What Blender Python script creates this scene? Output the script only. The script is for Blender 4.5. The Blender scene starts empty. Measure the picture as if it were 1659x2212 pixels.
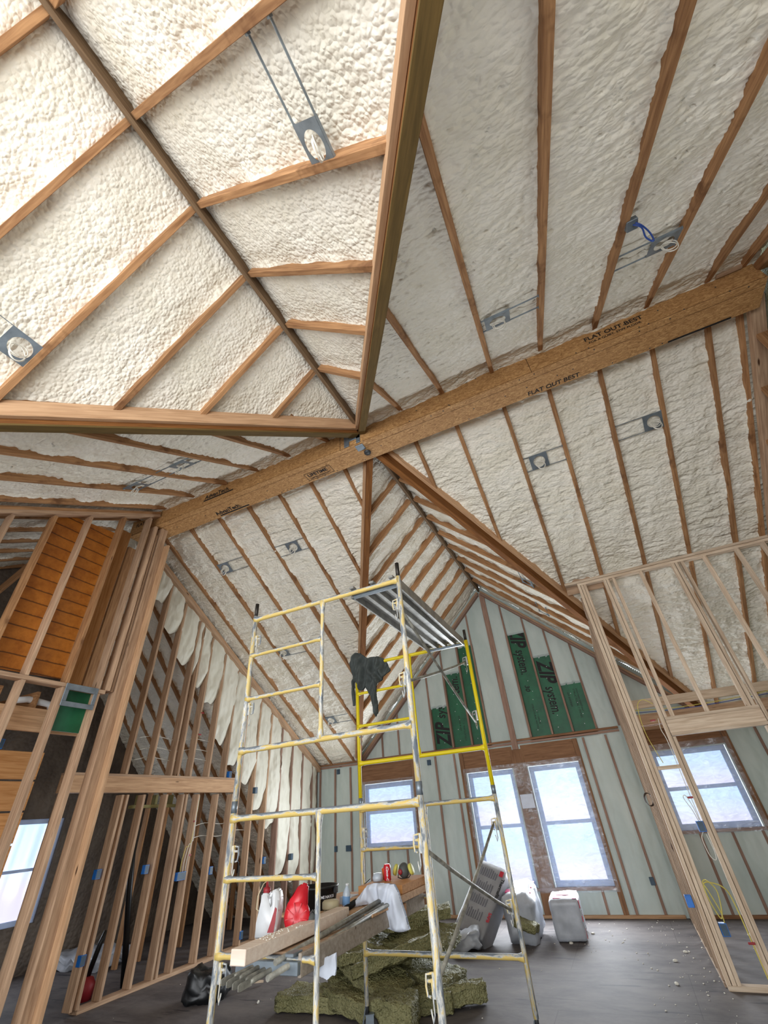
import bpy, bmesh, math, random
import numpy as np
from mathutils import Vector, Matrix, noise
random.seed(7)
SC = bpy.context.scene
COL = SC.collection
V = Vector
PI = math.pi

# ------------------------------------------------------------------ camera, world, lights, exposure
cam_d = bpy.data.cameras.new('camera'); cam = bpy.data.objects.new('camera', cam_d); COL.objects.link(cam)
yaw, pit, rol = map(math.radians, (-22.909, 35.712, -4.972))
d_ = V((math.sin(yaw)*math.cos(pit), math.cos(yaw)*math.cos(pit), math.sin(pit)))
r0 = V((math.cos(yaw), -math.sin(yaw), 0)); u0 = r0.cross(d_)
r_ = r0*math.cos(rol)+u0*math.sin(rol); u_ = -r0*math.sin(rol)+u0*math.cos(rol)
M3 = Matrix((r_, u_, -d_)).transposed()
cam.matrix_world = Matrix.Translation((0, 0, 1.65)) @ M3.to_4x4()
cam_d.sensor_fit = 'HORIZONTAL'; cam_d.sensor_width = 36; cam_d.lens = 899.1/1659*36
cam_d.clip_start = 0.05; cam_d.clip_end = 100
SC.camera = cam

world = bpy.data.worlds.new('world'); SC.world = world; world.use_nodes = True
bg = world.node_tree.nodes['Background']
bg.inputs[0].default_value = (0.80, 0.90, 1.0, 1); bg.inputs[1].default_value = 1.25

def area(name, loc, rot, sx, sy, power, color):
    l = bpy.data.lights.new(name, 'AREA'); l.shape = 'RECTANGLE'; l.size = sx; l.size_y = sy
    l.energy = power; l.color = color
    o = bpy.data.objects.new(name, l); COL.objects.link(o); o.location = loc; o.rotation_euler = rot
    return o
# daylight through the big glazed openings of the wall behind the camera
area('daylight_rear_opening', (-1.5, -3.0, 2.2), (math.radians(112), 0, 0), 7.0, 3.4, 300, (1.0, 1.0, 1.0))
area('daylight_right_opening', (2.75, -0.4, 1.7), (math.radians(110), 0, math.radians(90)), 2.4, 2.4, 30, (1.0, 0.99, 0.975))
SC.view_settings.view_transform = 'Standard'; SC.view_settings.look = 'None'
SC.view_settings.gamma = 1.0; SC.view_settings.use_curve_mapping = False
SC.view_settings.exposure = 0.45
SC.cycles.max_bounces = 5; SC.cycles.diffuse_bounces = 3; SC.cycles.glossy_bounces = 2; SC.cycles.transparent_max_bounces = 6; SC.cycles.adaptive_threshold = 0.1

# ------------------------------------------------------------------ dimensions of the room (metres)
X0 = -1.80; ZR = 6.05            # cross gable ridge
YF, YK, ZC = 3.64, 4.0, 5.76     # ridge beam front face, back face, underside
ZT = 6.026; M = .569; S = .95    # main roof: height at the beam, pitch; pitch of the cross gable
YG = 9.954                       # gable wall
XR = 2.90; XL = -6.55
def main_z(y): return ZT - M*(YF-y) if y < YF else (ZT if y < YK else ZT - M*(y-YK))
def roof_z(x, y): return max(main_z(y), ZR - S*abs(x-X0))
def valley_front(sg, t): z = ZR-S*t; return V((X0+sg*t, YF-(ZT-z)/M, z))
def valley_back(sg, t): z = ZR-S*t; return V((X0+sg*t, YK+(ZT-z)/M, z))
def t_valley(y): return (ZR-main_z(y))/S

# ------------------------------------------------------------------ materials
def lin(c): return tuple(((v/255)/12.92 if v/255 <= .04045 else ((v/255+.055)/1.055)**2.4) for v in c)+(1,)
MATS = {}
def new_mat(name):
    m = bpy.data.materials.new(name); m.use_nodes = True; MATS[name] = m
    return m, m.node_tree.nodes, m.node_tree.links, m.node_tree.nodes['Principled BSDF']
def mapping(N, L, scale, coord='Object'):
    tc = N.new('ShaderNodeTexCoord'); mp = N.new('ShaderNodeMapping'); mp.inputs['Scale'].default_value = scale
    L.new(tc.outputs[coord], mp.inputs[0]); return mp
def ramp(N, L, src, stops):
    r = N.new('ShaderNodeValToRGB'); e = r.color_ramp.elements
    e[0].position, e[0].color = stops[0]; e[1].position, e[1].color = stops[1]
    for p, c in stops[2:]:
        k = e.new(p); k.color = c
    L.new(src, r.inputs[0]); return r
def noise_n(N, L, mp, scale, detail=3, rough=.6, dist=0):
    n = N.new('ShaderNodeTexNoise'); n.inputs['Scale'].default_value = scale; n.inputs['Detail'].default_value = detail
    n.inputs['Roughness'].default_value = rough; n.inputs['Distortion'].default_value = dist
    if mp: L.new(mp.outputs[0], n.inputs[0])
    return n
def mixc(N, L, fac, a, b, mode='MIX'):
    x = N.new('ShaderNodeMix'); x.data_type = 'RGBA'; x.blend_type = mode
    for i, s in ((0, fac), (6, a), (7, b)):
        if isinstance(s, (int, float)): x.inputs[i].default_value = s
        elif isinstance(s, tuple): x.inputs[i].default_value = s
        else: L.new(s, x.inputs[i])
    return x.outputs[2]
def bump(N, L, P, h, strength=.3, dist=.01):
    b = N.new('ShaderNodeBump'); b.inputs['Strength'].default_value = strength; b.inputs['Distance'].default_value = dist
    L.new(h, b.inputs['Height']); L.new(b.outputs[0], P.inputs['Normal'])

def wood(name, dark, light, knots=(70, 42, 25), rough=.75, grain=9, vary=.14, stain=None):
    m, N, L, P = new_mat(name)
    mp = mapping(N, L, (.6, 9, 9))
    oi = N.new('ShaderNodeObjectInfo')
    n = N.new('ShaderNodeTexNoise'); n.noise_dimensions = '4D'; n.inputs['Scale'].default_value = grain*.55
    n.inputs['Detail'].default_value = 4; n.inputs['Distortion'].default_value = .6
    mu = N.new('ShaderNodeMath'); mu.operation = 'MULTIPLY'; mu.inputs[1].default_value = 37
    L.new(oi.outputs['Random'], mu.inputs[0]); L.new(mp.outputs[0], n.inputs['Vector']); L.new(mu.outputs[0], n.inputs['W'])
    r = ramp(N, L, n.outputs[0], [(.3, lin(dark)), (.68, lin(light))])
    # knots
    mp2 = mapping(N, L, (2.2, 9, 9))
    vo = N.new('ShaderNodeTexVoronoi'); vo.voronoi_dimensions = '4D'; vo.inputs['Scale'].default_value = 1.0
    L.new(mp2.outputs[0], vo.inputs['Vector']); L.new(mu.outputs[0], vo.inputs['W'])
    kr = ramp(N, L, vo.outputs['Distance'], [(.06, (1, 1, 1, 1)), (.13, (0, 0, 0, 1))])
    c = mixc(N, L, kr.outputs[0], r.outputs[0], lin(knots))
    hs = N.new('ShaderNodeHueSaturation')
    mr = N.new('ShaderNodeMapRange'); mr.inputs[3].default_value = 1-vary; mr.inputs[4].default_value = 1+vary
    L.new(oi.outputs['Random'], mr.inputs[0]); L.new(mr.outputs[0], hs.inputs['Value']); L.new(c, hs.inputs['Color'])
    out = hs.outputs[0]
    if stain:
        tc = mapping(N, L, (1, 1, 1)); sn = noise_n(N, L, tc, 3.2, 4)
        sr = ramp(N, L, sn.outputs[0], [(.60, (0, 0, 0, 1)), (.72, (.8, .8, .8, 1))])
        out = mixc(N, L, sr.outputs[0], out, lin(stain))
    L.new(out, P.inputs['Base Color']); P.inputs['Roughness'].default_value = rough
    P.inputs['Specular IOR Level'].default_value = .25
    bump(N, L, P, n.outputs[0], .25, .004)
    return m
wood('rafter_wood', (132, 92, 60), (182, 138, 96), stain=(104, 68, 42))
wood('warm_stud', (154, 122, 96), (198, 166, 136))
wood('pale_stud', (184, 158, 132), (222, 202, 178), knots=(120, 80, 55), vary=.1)
wood('nailer_wood', (176, 136, 100), (212, 172, 134), vary=.12)
wood('lvl_brown', (100, 60, 26), (136, 88, 44), vary=.12)
wood('treated_dark', (88, 70, 36), (116, 92, 50), vary=.15)
wood('ridge_dark', (88, 68, 48), (124, 100, 74), vary=.1)
wood('gable_stud', (132, 104, 90), (162, 132, 116), vary=.12)
wood('dusty_stud', (146, 124, 104), (184, 160, 138), vary=.12)
wood('header_wood', (116, 82, 58), (148, 110, 80), vary=.12)
wood('orange_lumber', (172, 116, 64), (204, 150, 96), knots=(110, 62, 30), vary=.1)
wood('weathered_wood', (142, 130, 116), (172, 160, 146), vary=.05)
wood('fresh_cut', (222, 200, 182), (238, 222, 206), knots=(170, 130, 100), vary=.03)
wood('green_treated', (122, 116, 72), (150, 142, 96), vary=.1)

def osb():
    m, N, L, P = new_mat('osb')
    mp = mapping(N, L, (6, 17, 17)); n1 = noise_n(N, L, mp, 1.6, 5, .75, 2.4)
    r = ramp(N, L, n1.outputs[0], [(.3, lin((128, 88, 48))), (.62, lin((206, 162, 108))), (.48, lin((172, 126, 76)))])
    mp2 = mapping(N, L, (30, 60, 60)); n2 = noise_n(N, L, mp2, 1.5, 2, .5, 2)
    c = mixc(N, L, .25, r.outputs[0], n2.outputs[0], 'OVERLAY')
    L.new(c, P.inputs['Base Color']); P.inputs['Roughness'].default_value = .7
    bump(N, L, P, n1.outputs[0], .25, .004); return m
osb()

def foam(name, a, b, scale=26, strength=.5, dist=.012, stretch=(1, 1, 1)):
    m, N, L, P = new_mat(name)
    mp = mapping(N, L, stretch)
    n0 = noise_n(N, L, mp, 2.2, 4, .6)
    r = ramp(N, L, n0.outputs[0], [(.35, lin(a)), (.65, lin(b))])
    L.new(r.outputs[0], P.inputs['Base Color']); P.inputs['Roughness'].default_value = .55
    P.inputs['Specular IOR Level'].default_value = .35
    wn = noise_n(N, L, mp, scale*.6, 2, .5)
    va = N.new('ShaderNodeVectorMath'); va.operation = 'MULTIPLY_ADD'; va.inputs[1].default_value = (.03, .03, .03)
    L.new(wn.outputs['Color'], va.inputs[0]); L.new(mp.outputs[0], va.inputs[2])
    vo = N.new('ShaderNodeTexVoronoi'); vo.feature = 'SMOOTH_F1'; vo.inputs['Scale'].default_value = scale
    vo.inputs['Smoothness'].default_value = .35
    L.new(va.outputs[0], vo.inputs['Vector'])
    inv = N.new('ShaderNodeMath'); inv.operation = 'MULTIPLY_ADD'; inv.inputs[1].default_value = -1; inv.inputs[2].default_value = 1
    L.new(vo.outputs['Distance'], inv.inputs[0])
    bump(N, L, P, inv.outputs[0], strength, dist)
    return m
foam('ceiling_foam', (232, 225, 207), (243, 237, 223), 30, .7, .018, (.75, 1.2, 1.2))
foam('wall_foam', (182, 195, 190), (198, 208, 203), 9, .7, .02, (1, 1, .4))
foam('left_foam', (214, 210, 192), (226, 222, 206), 16, .6, .014, (1, 1, .4))
foam('rockwool', (104, 102, 66), (140, 136, 96), 55, 1.0, .016)
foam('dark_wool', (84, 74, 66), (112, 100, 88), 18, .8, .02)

def plain(name, c, rough=.6, metal=0, var=0, scale=6, spec=.5):
    m, N, L, P = new_mat(name)
    P.inputs['Roughness'].default_value = rough; P.inputs['Metallic'].default_value = metal
    P.inputs['Specular IOR Level'].default_value = spec
    mp = mapping(N, L, (1, 1, 1)); n = noise_n(N, L, mp, scale, 4)
    lo = tuple(max(0, v*(1-var)) for v in c); hi = tuple(min(255, v*(1+var)) for v in c)
    r = ramp(N, L, n.outputs[0], [(.35, lin(lo)), (.65, lin(hi))]); L.new(r.outputs[0], P.inputs['Base Color'])
    return m
plain('galvanised', (128, 138, 146), .42, .55, .1)
plain('dark_steel', (70, 72, 74), .5, .6, .2)
plain('brace_steel', (142, 140, 130), .5, .25, .2, 12)
plain('deck_metal', (150, 148, 142), .45, .6, .12, 8)
plain('black_plastic', (18, 20, 22), .4, 0, .2)
plain('blue_box', (20, 104, 190), .4, 0, .08)
plain('dark_blue_box', (52, 74, 92), .5, 0, .1)
plain('red_plastic', (206, 36, 48), .3, 0, .06)
plain('red_clip', (150, 30, 34), .5)
plain('white_plastic', (226, 228, 230), .4, 0, .02)
plain('white_wire', (222, 218, 206), .5)
plain('yellow_wire', (206, 190, 92), .5)
plain('blue_wire', (32, 66, 140), .5)
plain('dark_wire', (60, 44, 34), .6)
plain('shirt_cloth', (74, 79, 77), .9, 0, .06, 20, .2)
plain('white_cloth', (214, 220, 232), .85, 0, .03, 5, .2)
plain('cream_plastic', (196, 184, 150), .5, 0, .05)
plain('yellow_filter', (206, 200, 96), .6, 0, .05)
plain('orange_paint', (222, 92, 34), .5)
plain('grey_rubber', (78, 80, 78), .6, 0, .1)
plain('bag_plastic', (172, 176, 184), .35, 0, .06, 4)
plain('bag_grey', (150, 150, 154), .45, 0, .05, 4)
plain('magenta_print', (184, 30, 96), .5)
plain('red_print', (196, 40, 60), .5)
plain('grey_print', (112, 112, 120), .6)
plain('black_print', (24, 22, 22), .7)
plain('brown_print', (64, 38, 18), .8)
plain('white_print', (228, 228, 232), .6)
plain('steel_dark_pin', (62, 58, 54), .5, .7, .2)
plain('caster_rubber', (44, 44, 46), .7)
plain('green_board', (22, 92, 60), .5, 0, .12, 3)
plain('crumb_white', (220, 216, 204), .7)
plain('label_red', (150, 36, 44), .5)
plain('clear_bottle', (190, 202, 214), .15, 0, .04)
plain('clear_blue', (120, 160, 205), .3)
plain('window_vinyl', (186, 206, 244), .4)  # white vinyl; blue daylight haze of the plastic is painted into its colour

def painted(name, paint, under, worn, amount, sc=(14, 14, 3), top=0.0):
    m, N, L, P = new_mat(name)
    mp = mapping(N, L, sc); n = noise_n(N, L, mp, 1.6, 6, .7, .3); src = n.outputs[0]
    if top:      # paint scraped off the walked-on upper side of the bars
        tc = N.new('ShaderNodeTexCoord'); sp = N.new('ShaderNodeSeparateXYZ'); L.new(tc.outputs['Normal'], sp.inputs[0])
        ma = N.new('ShaderNodeMath'); ma.operation = 'MULTIPLY_ADD'; ma.inputs[1].default_value = top; L.new(sp.outputs['Z'], ma.inputs[0]); L.new(src, ma.inputs[2]); src = ma.outputs[0]
    r = ramp(N, L, src, [(amount, lin(paint)), (amount+.04, lin(under)), (amount+.13, lin(worn))])
    L.new(r.outputs[0], P.inputs['Base Color']); P.inputs['Roughness'].default_value = .42
    bump(N, L, P, n.outputs[0], .2, .002); return m
painted('worn_yellow', (214, 190, 124), (208, 206, 198), (116, 124, 132), .46)
painted('worn_yellow_bar', (210, 182, 104), (196, 196, 190), (112, 120, 128), .50, (3, 14, 14), .16)
painted('bright_yellow', (226, 202, 20), (222, 210, 90), (120, 100, 40), .66)

def floor_mat():
    m, N, L, P = new_mat('subfloor')
    mp = mapping(N, L, (.9, 1.8, 1)); n = noise_n(N, L, mp, 1.3, 8, .72, .3)
    r = ramp(N, L, n.outputs[0], [(.34, lin((72, 67, 68))), (.52, lin((98, 92, 91))), (.72, lin((116, 109, 106)))])
    mp2 = mapping(N, L, (.5, 3.4, 1)); n2 = noise_n(N, L, mp2, 2.0, 4, .6)
    r2 = ramp(N, L, n2.outputs[0], [(.62, (0, 0, 0, 1)), (.68, (1, 1, 1, 1))])
    c = mixc(N, L, r2.outputs[0], r.outputs[0], lin((62, 58, 62)))
    br = N.new('ShaderNodeTexBrick'); br.inputs['Scale'].default_value = 1; br.inputs['Mortar Size'].default_value = .004
    br.inputs['Brick Width'].default_value = 2.44; br.inputs['Row Height'].default_value = 1.22
    br.inputs['Color1'].default_value = (1, 1, 1, 1); br.inputs['Color2'].default_value = (.93, .93, .93, 1); br.inputs['Mortar'].default_value = (.62, .62, .62, 1)
    tc = N.new('ShaderNodeTexCoord'); L.new(tc.outputs['Object'], br.inputs[0])
    c = mixc(N, L, 1.0, c, br.outputs[0], 'MULTIPLY')
    L.new(c, P.inputs['Base Color']); P.inputs['Roughness'].default_value = .72; P.inputs['Specular IOR Level'].default_value = .3
    bump(N, L, P, n.outputs[0], .2, .004)
floor_mat()

def amber():
    m, N, L, P = new_mat('amber_plywood')
    tc = N.new('ShaderNodeTexCoord'); sep = N.new('ShaderNodeSeparateXYZ'); L.new(tc.outputs['Object'], sep.inputs[0])
    mp = mapping(N, L, (3, 3, 3)); n = noise_n(N, L, mp, 2.0, 5, .7)
    ad = N.new('ShaderNodeMath'); ad.operation = 'MULTIPLY_ADD'; ad.inputs[1].default_value = .025; L.new(n.outputs[0], ad.inputs[0])
    L.new(sep.outputs['Z'], ad.inputs[2])
    fr = N.new('ShaderNodeMath'); fr.operation = 'PINGPONG'; fr.inputs[1].default_value = .0775; L.new(ad.outputs[0], fr.inputs[0])
    ln = ramp(N, L, fr.outputs[0], [(.003, (1, 1, 1, 1)), (.010, (0, 0, 0, 1))])
    base = ramp(N, L, n.outputs[0], [(.3, lin((150, 84, 22))), (.7, lin((196, 122, 44)))])
    c = mixc(N, L, ln.outputs[0], base.outputs[0], lin((84, 46, 18)))
    s = noise_n(N, L, mp, .7, 5, .6); sr = ramp(N, L, s.outputs[0], [(.66, (0, 0, 0, 1)), (.69, (1, 1, 1, 1))])
    c = mixc(N, L, sr.outputs[0], c, lin((70, 36, 26)))
    L.new(c, P.inputs['Base Color']); P.inputs['Roughness'].default_value = .5
amber()

def glow(name, c1, c2, power):
    m, N, L, P = new_mat(name)
    tc = N.new('ShaderNodeTexCoord'); sep = N.new('ShaderNodeSeparateXYZ'); L.new(tc.outputs['Object'], sep.inputs[0])
    mr = N.new('ShaderNodeMapRange'); mr.inputs[1].default_value = -.6; mr.inputs[2].default_value = .6; L.new(sep.outputs['Z'], mr.inputs[0])
    r = ramp(N, L, mr.outputs[0], [(.3, lin(c1)), (.6, lin(c2))])
    L.new(r.outputs[0], P.inputs['Emission Color']); P.inputs['Emission Strength'].default_value = power
    P.inputs['Base Color'].default_value = (.6, .65, .7, 1); P.inputs['Roughness'].default_value = .1
glow('daylit_glass', (214, 208, 232), (186, 216, 246), .78)

def sheet_mat():
    m, N, L, P = new_mat('plastic_sheet')
    out = N['Material Output']
    tr = N.new('ShaderNodeBsdfTransparent'); tr.inputs[0].default_value = (.96, .98, 1, 1)
    gl = N.new('ShaderNodeBsdfGlossy'); gl.inputs['Roughness'].default_value = .25; gl.inputs['Color'].default_value = (.9, .95, 1, 1)
    tl = N.new('ShaderNodeBsdfTranslucent'); tl.inputs[0].default_value = (.85, .9, 1, 1)
    df = N.new('ShaderNodeBsdfDiffuse'); df.inputs[0].default_value = (.8, .86, .95, 1)
    mp = mapping(N, L, (2, 2, 5)); n = noise_n(N, L, mp, 2.0, 3, .55, 2.0)
    b = N.new('ShaderNodeBump'); b.inputs['Strength'].default_value = .8; b.inputs['Distance'].default_value = .03
    L.new(n.outputs[0], b.inputs['Height']); L.new(b.outputs[0], gl.inputs['Normal'])
    m1 = N.new('ShaderNodeMixShader'); m1.inputs[0].default_value = .5; L.new(tl.outputs[0], m1.inputs[1]); L.new(df.outputs[0], m1.inputs[2])
    m2 = N.new('ShaderNodeMixShader'); m2.inputs[0].default_value = .30; L.new(m1.outputs[0], m2.inputs[1]); L.new(gl.outputs[0], m2.inputs[2])
    fr = ramp(N, L, n.outputs[0], [(.40, (.14, .14, .14, 1)), (.66, (.34, .34, .34, 1))])
    m3 = N.new('ShaderNodeMixShader'); L.new(fr.outputs[0], m3.inputs[0]); L.new(tr.outputs[0], m3.inputs[1]); L.new(m2.outputs[0], m3.inputs[2])
    L.new(m3.outputs[0], out.inputs[0])
sheet_mat()

# ------------------------------------------------------------------ helpers
def link(name, me, mats, parent=None):
    o = bpy.data.objects.new(name, me); COL.objects.link(o)
    for m in (mats if isinstance(mats, (list, tuple)) else [mats]):
        if m: me.materials.append(MATS[m])
    if parent: o.parent = parent
    return o
def tag(o, label=None, cat=None, group=None, kind=None):
    for k, v in (('label', label), ('category', cat), ('group', group), ('kind', kind)):
        if v: o[k] = v
    return o
def empty(name, loc, label, cat, group=None, rz=0):
    o = bpy.data.objects.new(name, None); COL.objects.link(o); o.location = loc; o.rotation_euler = (0, 0, rz)
    o.empty_display_size = .1
    return tag(o, label, cat, group)
def frame(A, B, up):
    A, B, up = V(A), V(B), V(up); x = (B-A).normalized(); z = (up-x*up.dot(x)).normalized(); y = z.cross(x)
    return Matrix((x, y, z)).transposed().to_4x4(), (B-A).length
def box_bm(bm, x0, x1, y0, y1, z0, z1, bev=0, mi=0, mat=None):
    vs = [bm.verts.new((x, y, z)) for x in (x0, x1) for y in (y0, y1) for z in (z0, z1)]
    fs = [bm.faces.new([vs[i] for i in f]) for f in ((0, 1, 3, 2), (4, 6, 7, 5), (0, 4, 5, 1), (2, 3, 7, 6), (0, 2, 6, 4), (1, 5, 7, 3))]
    for f in fs: f.material_index = mi
    if bev:
        es = list({e for f in fs for e in f.edges})
        r = bmesh.ops.bevel(bm, geom=es, offset=bev, segments=1, affect='EDGES')
        for f in r['faces']: f.material_index = mi
        vs = list({v for f in fs if f.is_valid for v in f.verts} | {v for f in r['faces'] for v in f.verts})
    if mat is not None: bmesh.ops.transform(bm, matrix=mat, verts=[v for v in vs if v.is_valid])
    return vs
def done(bm, smooth=False):
    bmesh.ops.recalc_face_normals(bm, faces=bm.faces[:])
    me = bpy.data.meshes.new('m'); bm.to_mesh(me); bm.free()
    if smooth: me.polygons.foreach_set('use_smooth', [True]*len(me.polygons))
    return me
def board(name, A, B, w, h, up, mat, label=None, cat=None, group=None, kind=None, parent=None):
    """length of lumber from A to B (centre line), w across, h along up"""
    Mx, Ln = frame(A, B, up); bm = bmesh.new(); box_bm(bm, 0, Ln, -w/2, w/2, -h/2, h/2, .0025)
    me = done(bm); me.name = name
    o = link(name, me, mat, parent); o.matrix_world = Matrix.Translation(V(A)) @ Mx
    return tag(o, label, cat, group, kind)
def boxo(name, x0, x1, y0, y1, z0, z1, mat, parent=None, bev=.003, **k):
    """axis aligned box, origin at its lower corner"""
    bm = bmesh.new(); box_bm(bm, 0, x1-x0, 0, y1-y0, 0, z1-z0, bev); o = link(name, done(bm), mat, parent)
    o.location = (x0, y0, z0); return tag(o, **k)
def tube_bm(bm, pts, r, n=8, closed=False, mi=0, cap=True):
    pts = [V(p) for p in pts]; rings = []; prev = None
    for i, p in enumerate(pts):
        a = pts[i-1] if (i > 0 or closed) else p; b = pts[(i+1) % len(pts)] if (i < len(pts)-1 or closed) else p
        t = (b-a).normalized()
        if prev is None:
            q = V((0, 0, 1)) if abs(t.z) < .9 else V((1, 0, 0)); nx = t.cross(q).normalized()
        else: nx = (prev-t*prev.dot(t)).normalized()
        prev = nx; ny = t.cross(nx); rr = r[i] if isinstance(r, (list, tuple)) else r
        rings.append([bm.verts.new(p+nx*math.cos(2*PI*k/n)*rr+ny*math.sin(2*PI*k/n)*rr) for k in range(n)])
    m = len(rings)
    for i in range(m if closed else m-1):
        for k in range(n):
            f = bm.faces.new((rings[i][k], rings[i][(k+1) % n], rings[(i+1) % m][(k+1) % n], rings[(i+1) % m][k])); f.smooth = True; f.material_index = mi
    if not closed and cap:
        for rg in (rings[0], rings[-1]):
            f = bm.faces.new(rg); f.material_index = mi
def smooth_pts(pts, sub=5):
    p = [V(q) for q in pts]; out = []
    for i in range(len(p)-1):
        a, b, c, d = p[max(i-1, 0)], p[i], p[i+1], p[min(i+2, len(p)-1)]
        for k in range(sub):
            t = k/sub; out.append(.5*((2*b)+(c-a)*t+(2*a-5*b+4*c-d)*t*t+(3*b-a-3*c+d)*t**3))
    return out+[p[-1]]
def tube(name, pts, r, mat, parent=None, n=8, closed=False, **k):
    if mat.endswith('wire') and len(pts) < 30: pts = smooth_pts(pts)
    bm = bmesh.new(); tube_bm(bm, pts, r, n, closed); return tag(link(name, done(bm), mat, parent), **k)
def lathe_bm(bm, prof, n=20, mat=None, mi=0):
    rings = []; vs = []
    for r, z in prof:
        rg = [bm.verts.new((r*math.cos(2*PI*k/n), r*math.sin(2*PI*k/n), z)) for k in range(n)]; rings.append(rg); vs += rg
    for a, b in zip(rings, rings[1:]):
        for k in range(n):
            f = bm.faces.new((a[k], a[(k+1) % n], b[(k+1) % n], b[k])); f.smooth = True; f.material_index = mi
    for rg in (rings[0], rings[-1]):
        f = bm.faces.new(rg); f.material_index = mi
    if mat is not None: bmesh.ops.transform(bm, matrix=mat, verts=vs)
def lathe(name, prof, mat, parent=None, n=20, mx=None, **k):
    bm = bmesh.new(); lathe_bm(bm, prof, n); o = link(name, done(bm), mat, parent)
    if mx is not None: o.matrix_local = mx
    return tag(o, **k)
def prism_bm(bm, poly, y0, y1, axis='XZ', mi=0, bev=0, mat=None):
    def P(a, b, c): return (a, c, b) if axis == 'XZ' else ((c, a, b) if axis == 'YZ' else (a, b, c))
    A = [bm.verts.new(P(a, b, y0)) for a, b in poly]; B = [bm.verts.new(P(a, b, y1)) for a, b in poly]
    n = len(poly); fs = [bm.faces.new(A), bm.faces.new(B[::-1])]
    for i in range(n): fs.append(bm.faces.new((A[i], A[(i+1) % n], B[(i+1) % n], B[i])))
    for f in fs: f.material_index = mi
    vs = A+B
    if bev:
        r = bmesh.ops.bevel(bm, geom=list({e for f in fs for e in f.edges}), offset=bev, segments=2, affect='EDGES')
        vs = list({v for f in fs if f.is_valid for v in f.verts} | {v for f in r['faces'] for v in f.verts})
    if mat is not None: bmesh.ops.transform(bm, matrix=mat, verts=[v for v in vs if v.is_valid])
def prism(name, poly, y0, y1, mat, parent=None, axis='XZ', bev=0, **k):
    bm = bmesh.new(); prism_bm(bm, poly, y0, y1, axis, bev=bev); return tag(link(name, done(bm), mat, parent), **k)
def lettering(name, text, size, mat, loc, right, up, parent, shear=0, bold=0, align='LEFT', sx=1.0):
    """printed letters lying on a surface; right and up are the reading directions"""
    c = bpy.data.curves.new('t', 'FONT'); c.body = text; c.size = size; c.shear = shear; c.offset = bold; c.align_x = align
    c.extrude = .0004; c.resolution_u = 3
    t = bpy.data.objects.new('t', c); COL.objects.link(t); bpy.context.view_layer.update()
    me = bpy.data.meshes.new_from_object(t.evaluated_get(bpy.context.evaluated_depsgraph_get()))
    COL.objects.unlink(t); bpy.data.objects.remove(t); me.materials.clear()
    o = link(name, me, mat); x = V(right).normalized(); z = x.cross(V(up)).normalized(); y = z.cross(x)
    R = Matrix((x*sx, y, z)).transposed().to_4x4(); W = Matrix.Translation(V(loc)) @ R
    o.matrix_world = W
    if parent is not None:
        bpy.context.view_layer.update(); o.parent = parent; o.matrix_parent_inverse = parent.matrix_world.inverted()
    return o
ORD = ['first', 'second', 'third', 'fourth', 'fifth', 'sixth', 'seventh', 'eighth', 'ninth', 'tenth', 'eleventh', 'twelfth', 'thirteenth', 'fourteenth', 'fifteenth', 'sixteenth', 'seventeenth', 'eighteenth', 'nineteenth', 'twentieth']

# numpy noise
def h2(ix, iy, s):
    n = (ix*374761393 + iy*668265263 + s*974711) & 0x7fffffff
    n = ((n ^ (n >> 13))*1274126177) & 0x7fffffff
    return ((n ^ (n >> 16)) & 0xffff)/65535.0
def vnoise(u, v, s):
    iu = np.floor(u).astype(np.int64); iv = np.floor(v).astype(np.int64); fu = u-iu; fv = v-iv
    fu = fu*fu*(3-2*fu); fv = fv*fv*(3-2*fv)
    return (h2(iu, iv, s)*(1-fu)+h2(iu+1, iv, s)*fu)*(1-fv)+(h2(iu, iv+1, s)*(1-fu)+h2(iu+1, iv+1, s)*fu)*fv
def lumps(u, v, s):
    iu = np.floor(u).astype(np.int64); iv = np.floor(v).astype(np.int64); best = np.full(u.shape, 9.0)
    for a in (-1, 0, 1):
        for b in (-1, 0, 1):
            cx = iu+a+h2(iu+a, iv+b, s); cy = iv+b+h2(iu+a, iv+b, s+9)
            best = np.minimum(best, (u-cx)**2+(v-cy)**2)
    return np.sqrt(np.clip(1-best/.9, 0, 1))
def grid_mesh(X, Y, Z, keep=None):
    nr, nc = X.shape; co = np.stack([X, Y, Z], -1).reshape(-1, 3)
    i = np.arange(nr-1)[:, None]*nc+np.arange(nc-1)[None, :]
    q = np.stack([i, i+1, i+nc+1, i+nc], -1).reshape(-1, 4)
    if keep is not None: q = q[keep.reshape(-1)]
    used = np.unique(q); rm = np.full(len(co), -1); rm[used] = np.arange(len(used)); q = rm[q]; co = co[used]
    me = bpy.data.meshes.new('grid'); me.vertices.add(len(co)); me.vertices.foreach_set('co', co.astype(np.float32).ravel())
    me.loops.add(len(q)*4); me.loops.foreach_set('vertex_index', q.ravel().astype(np.int32))
    me.polygons.add(len(q)); me.polygons.foreach_set('loop_start', (np.arange(len(q))*4).astype(np.int32))
    me.polygons.foreach_set('loop_total', np.full(len(q), 4, np.int32)); me.polygons.foreach_set('use_smooth', np.ones(len(q), bool))
    me.update(calc_edges=True); me.validate(); return me

# ------------------------------------------------------------------ floor
bm = bmesh.new(); box_bm(bm, -9.6, 3.1, -4.5, 10.3, -.08, 0); o = link('floor', done(bm), 'subfloor'); tag(o, kind='structure')

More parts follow.
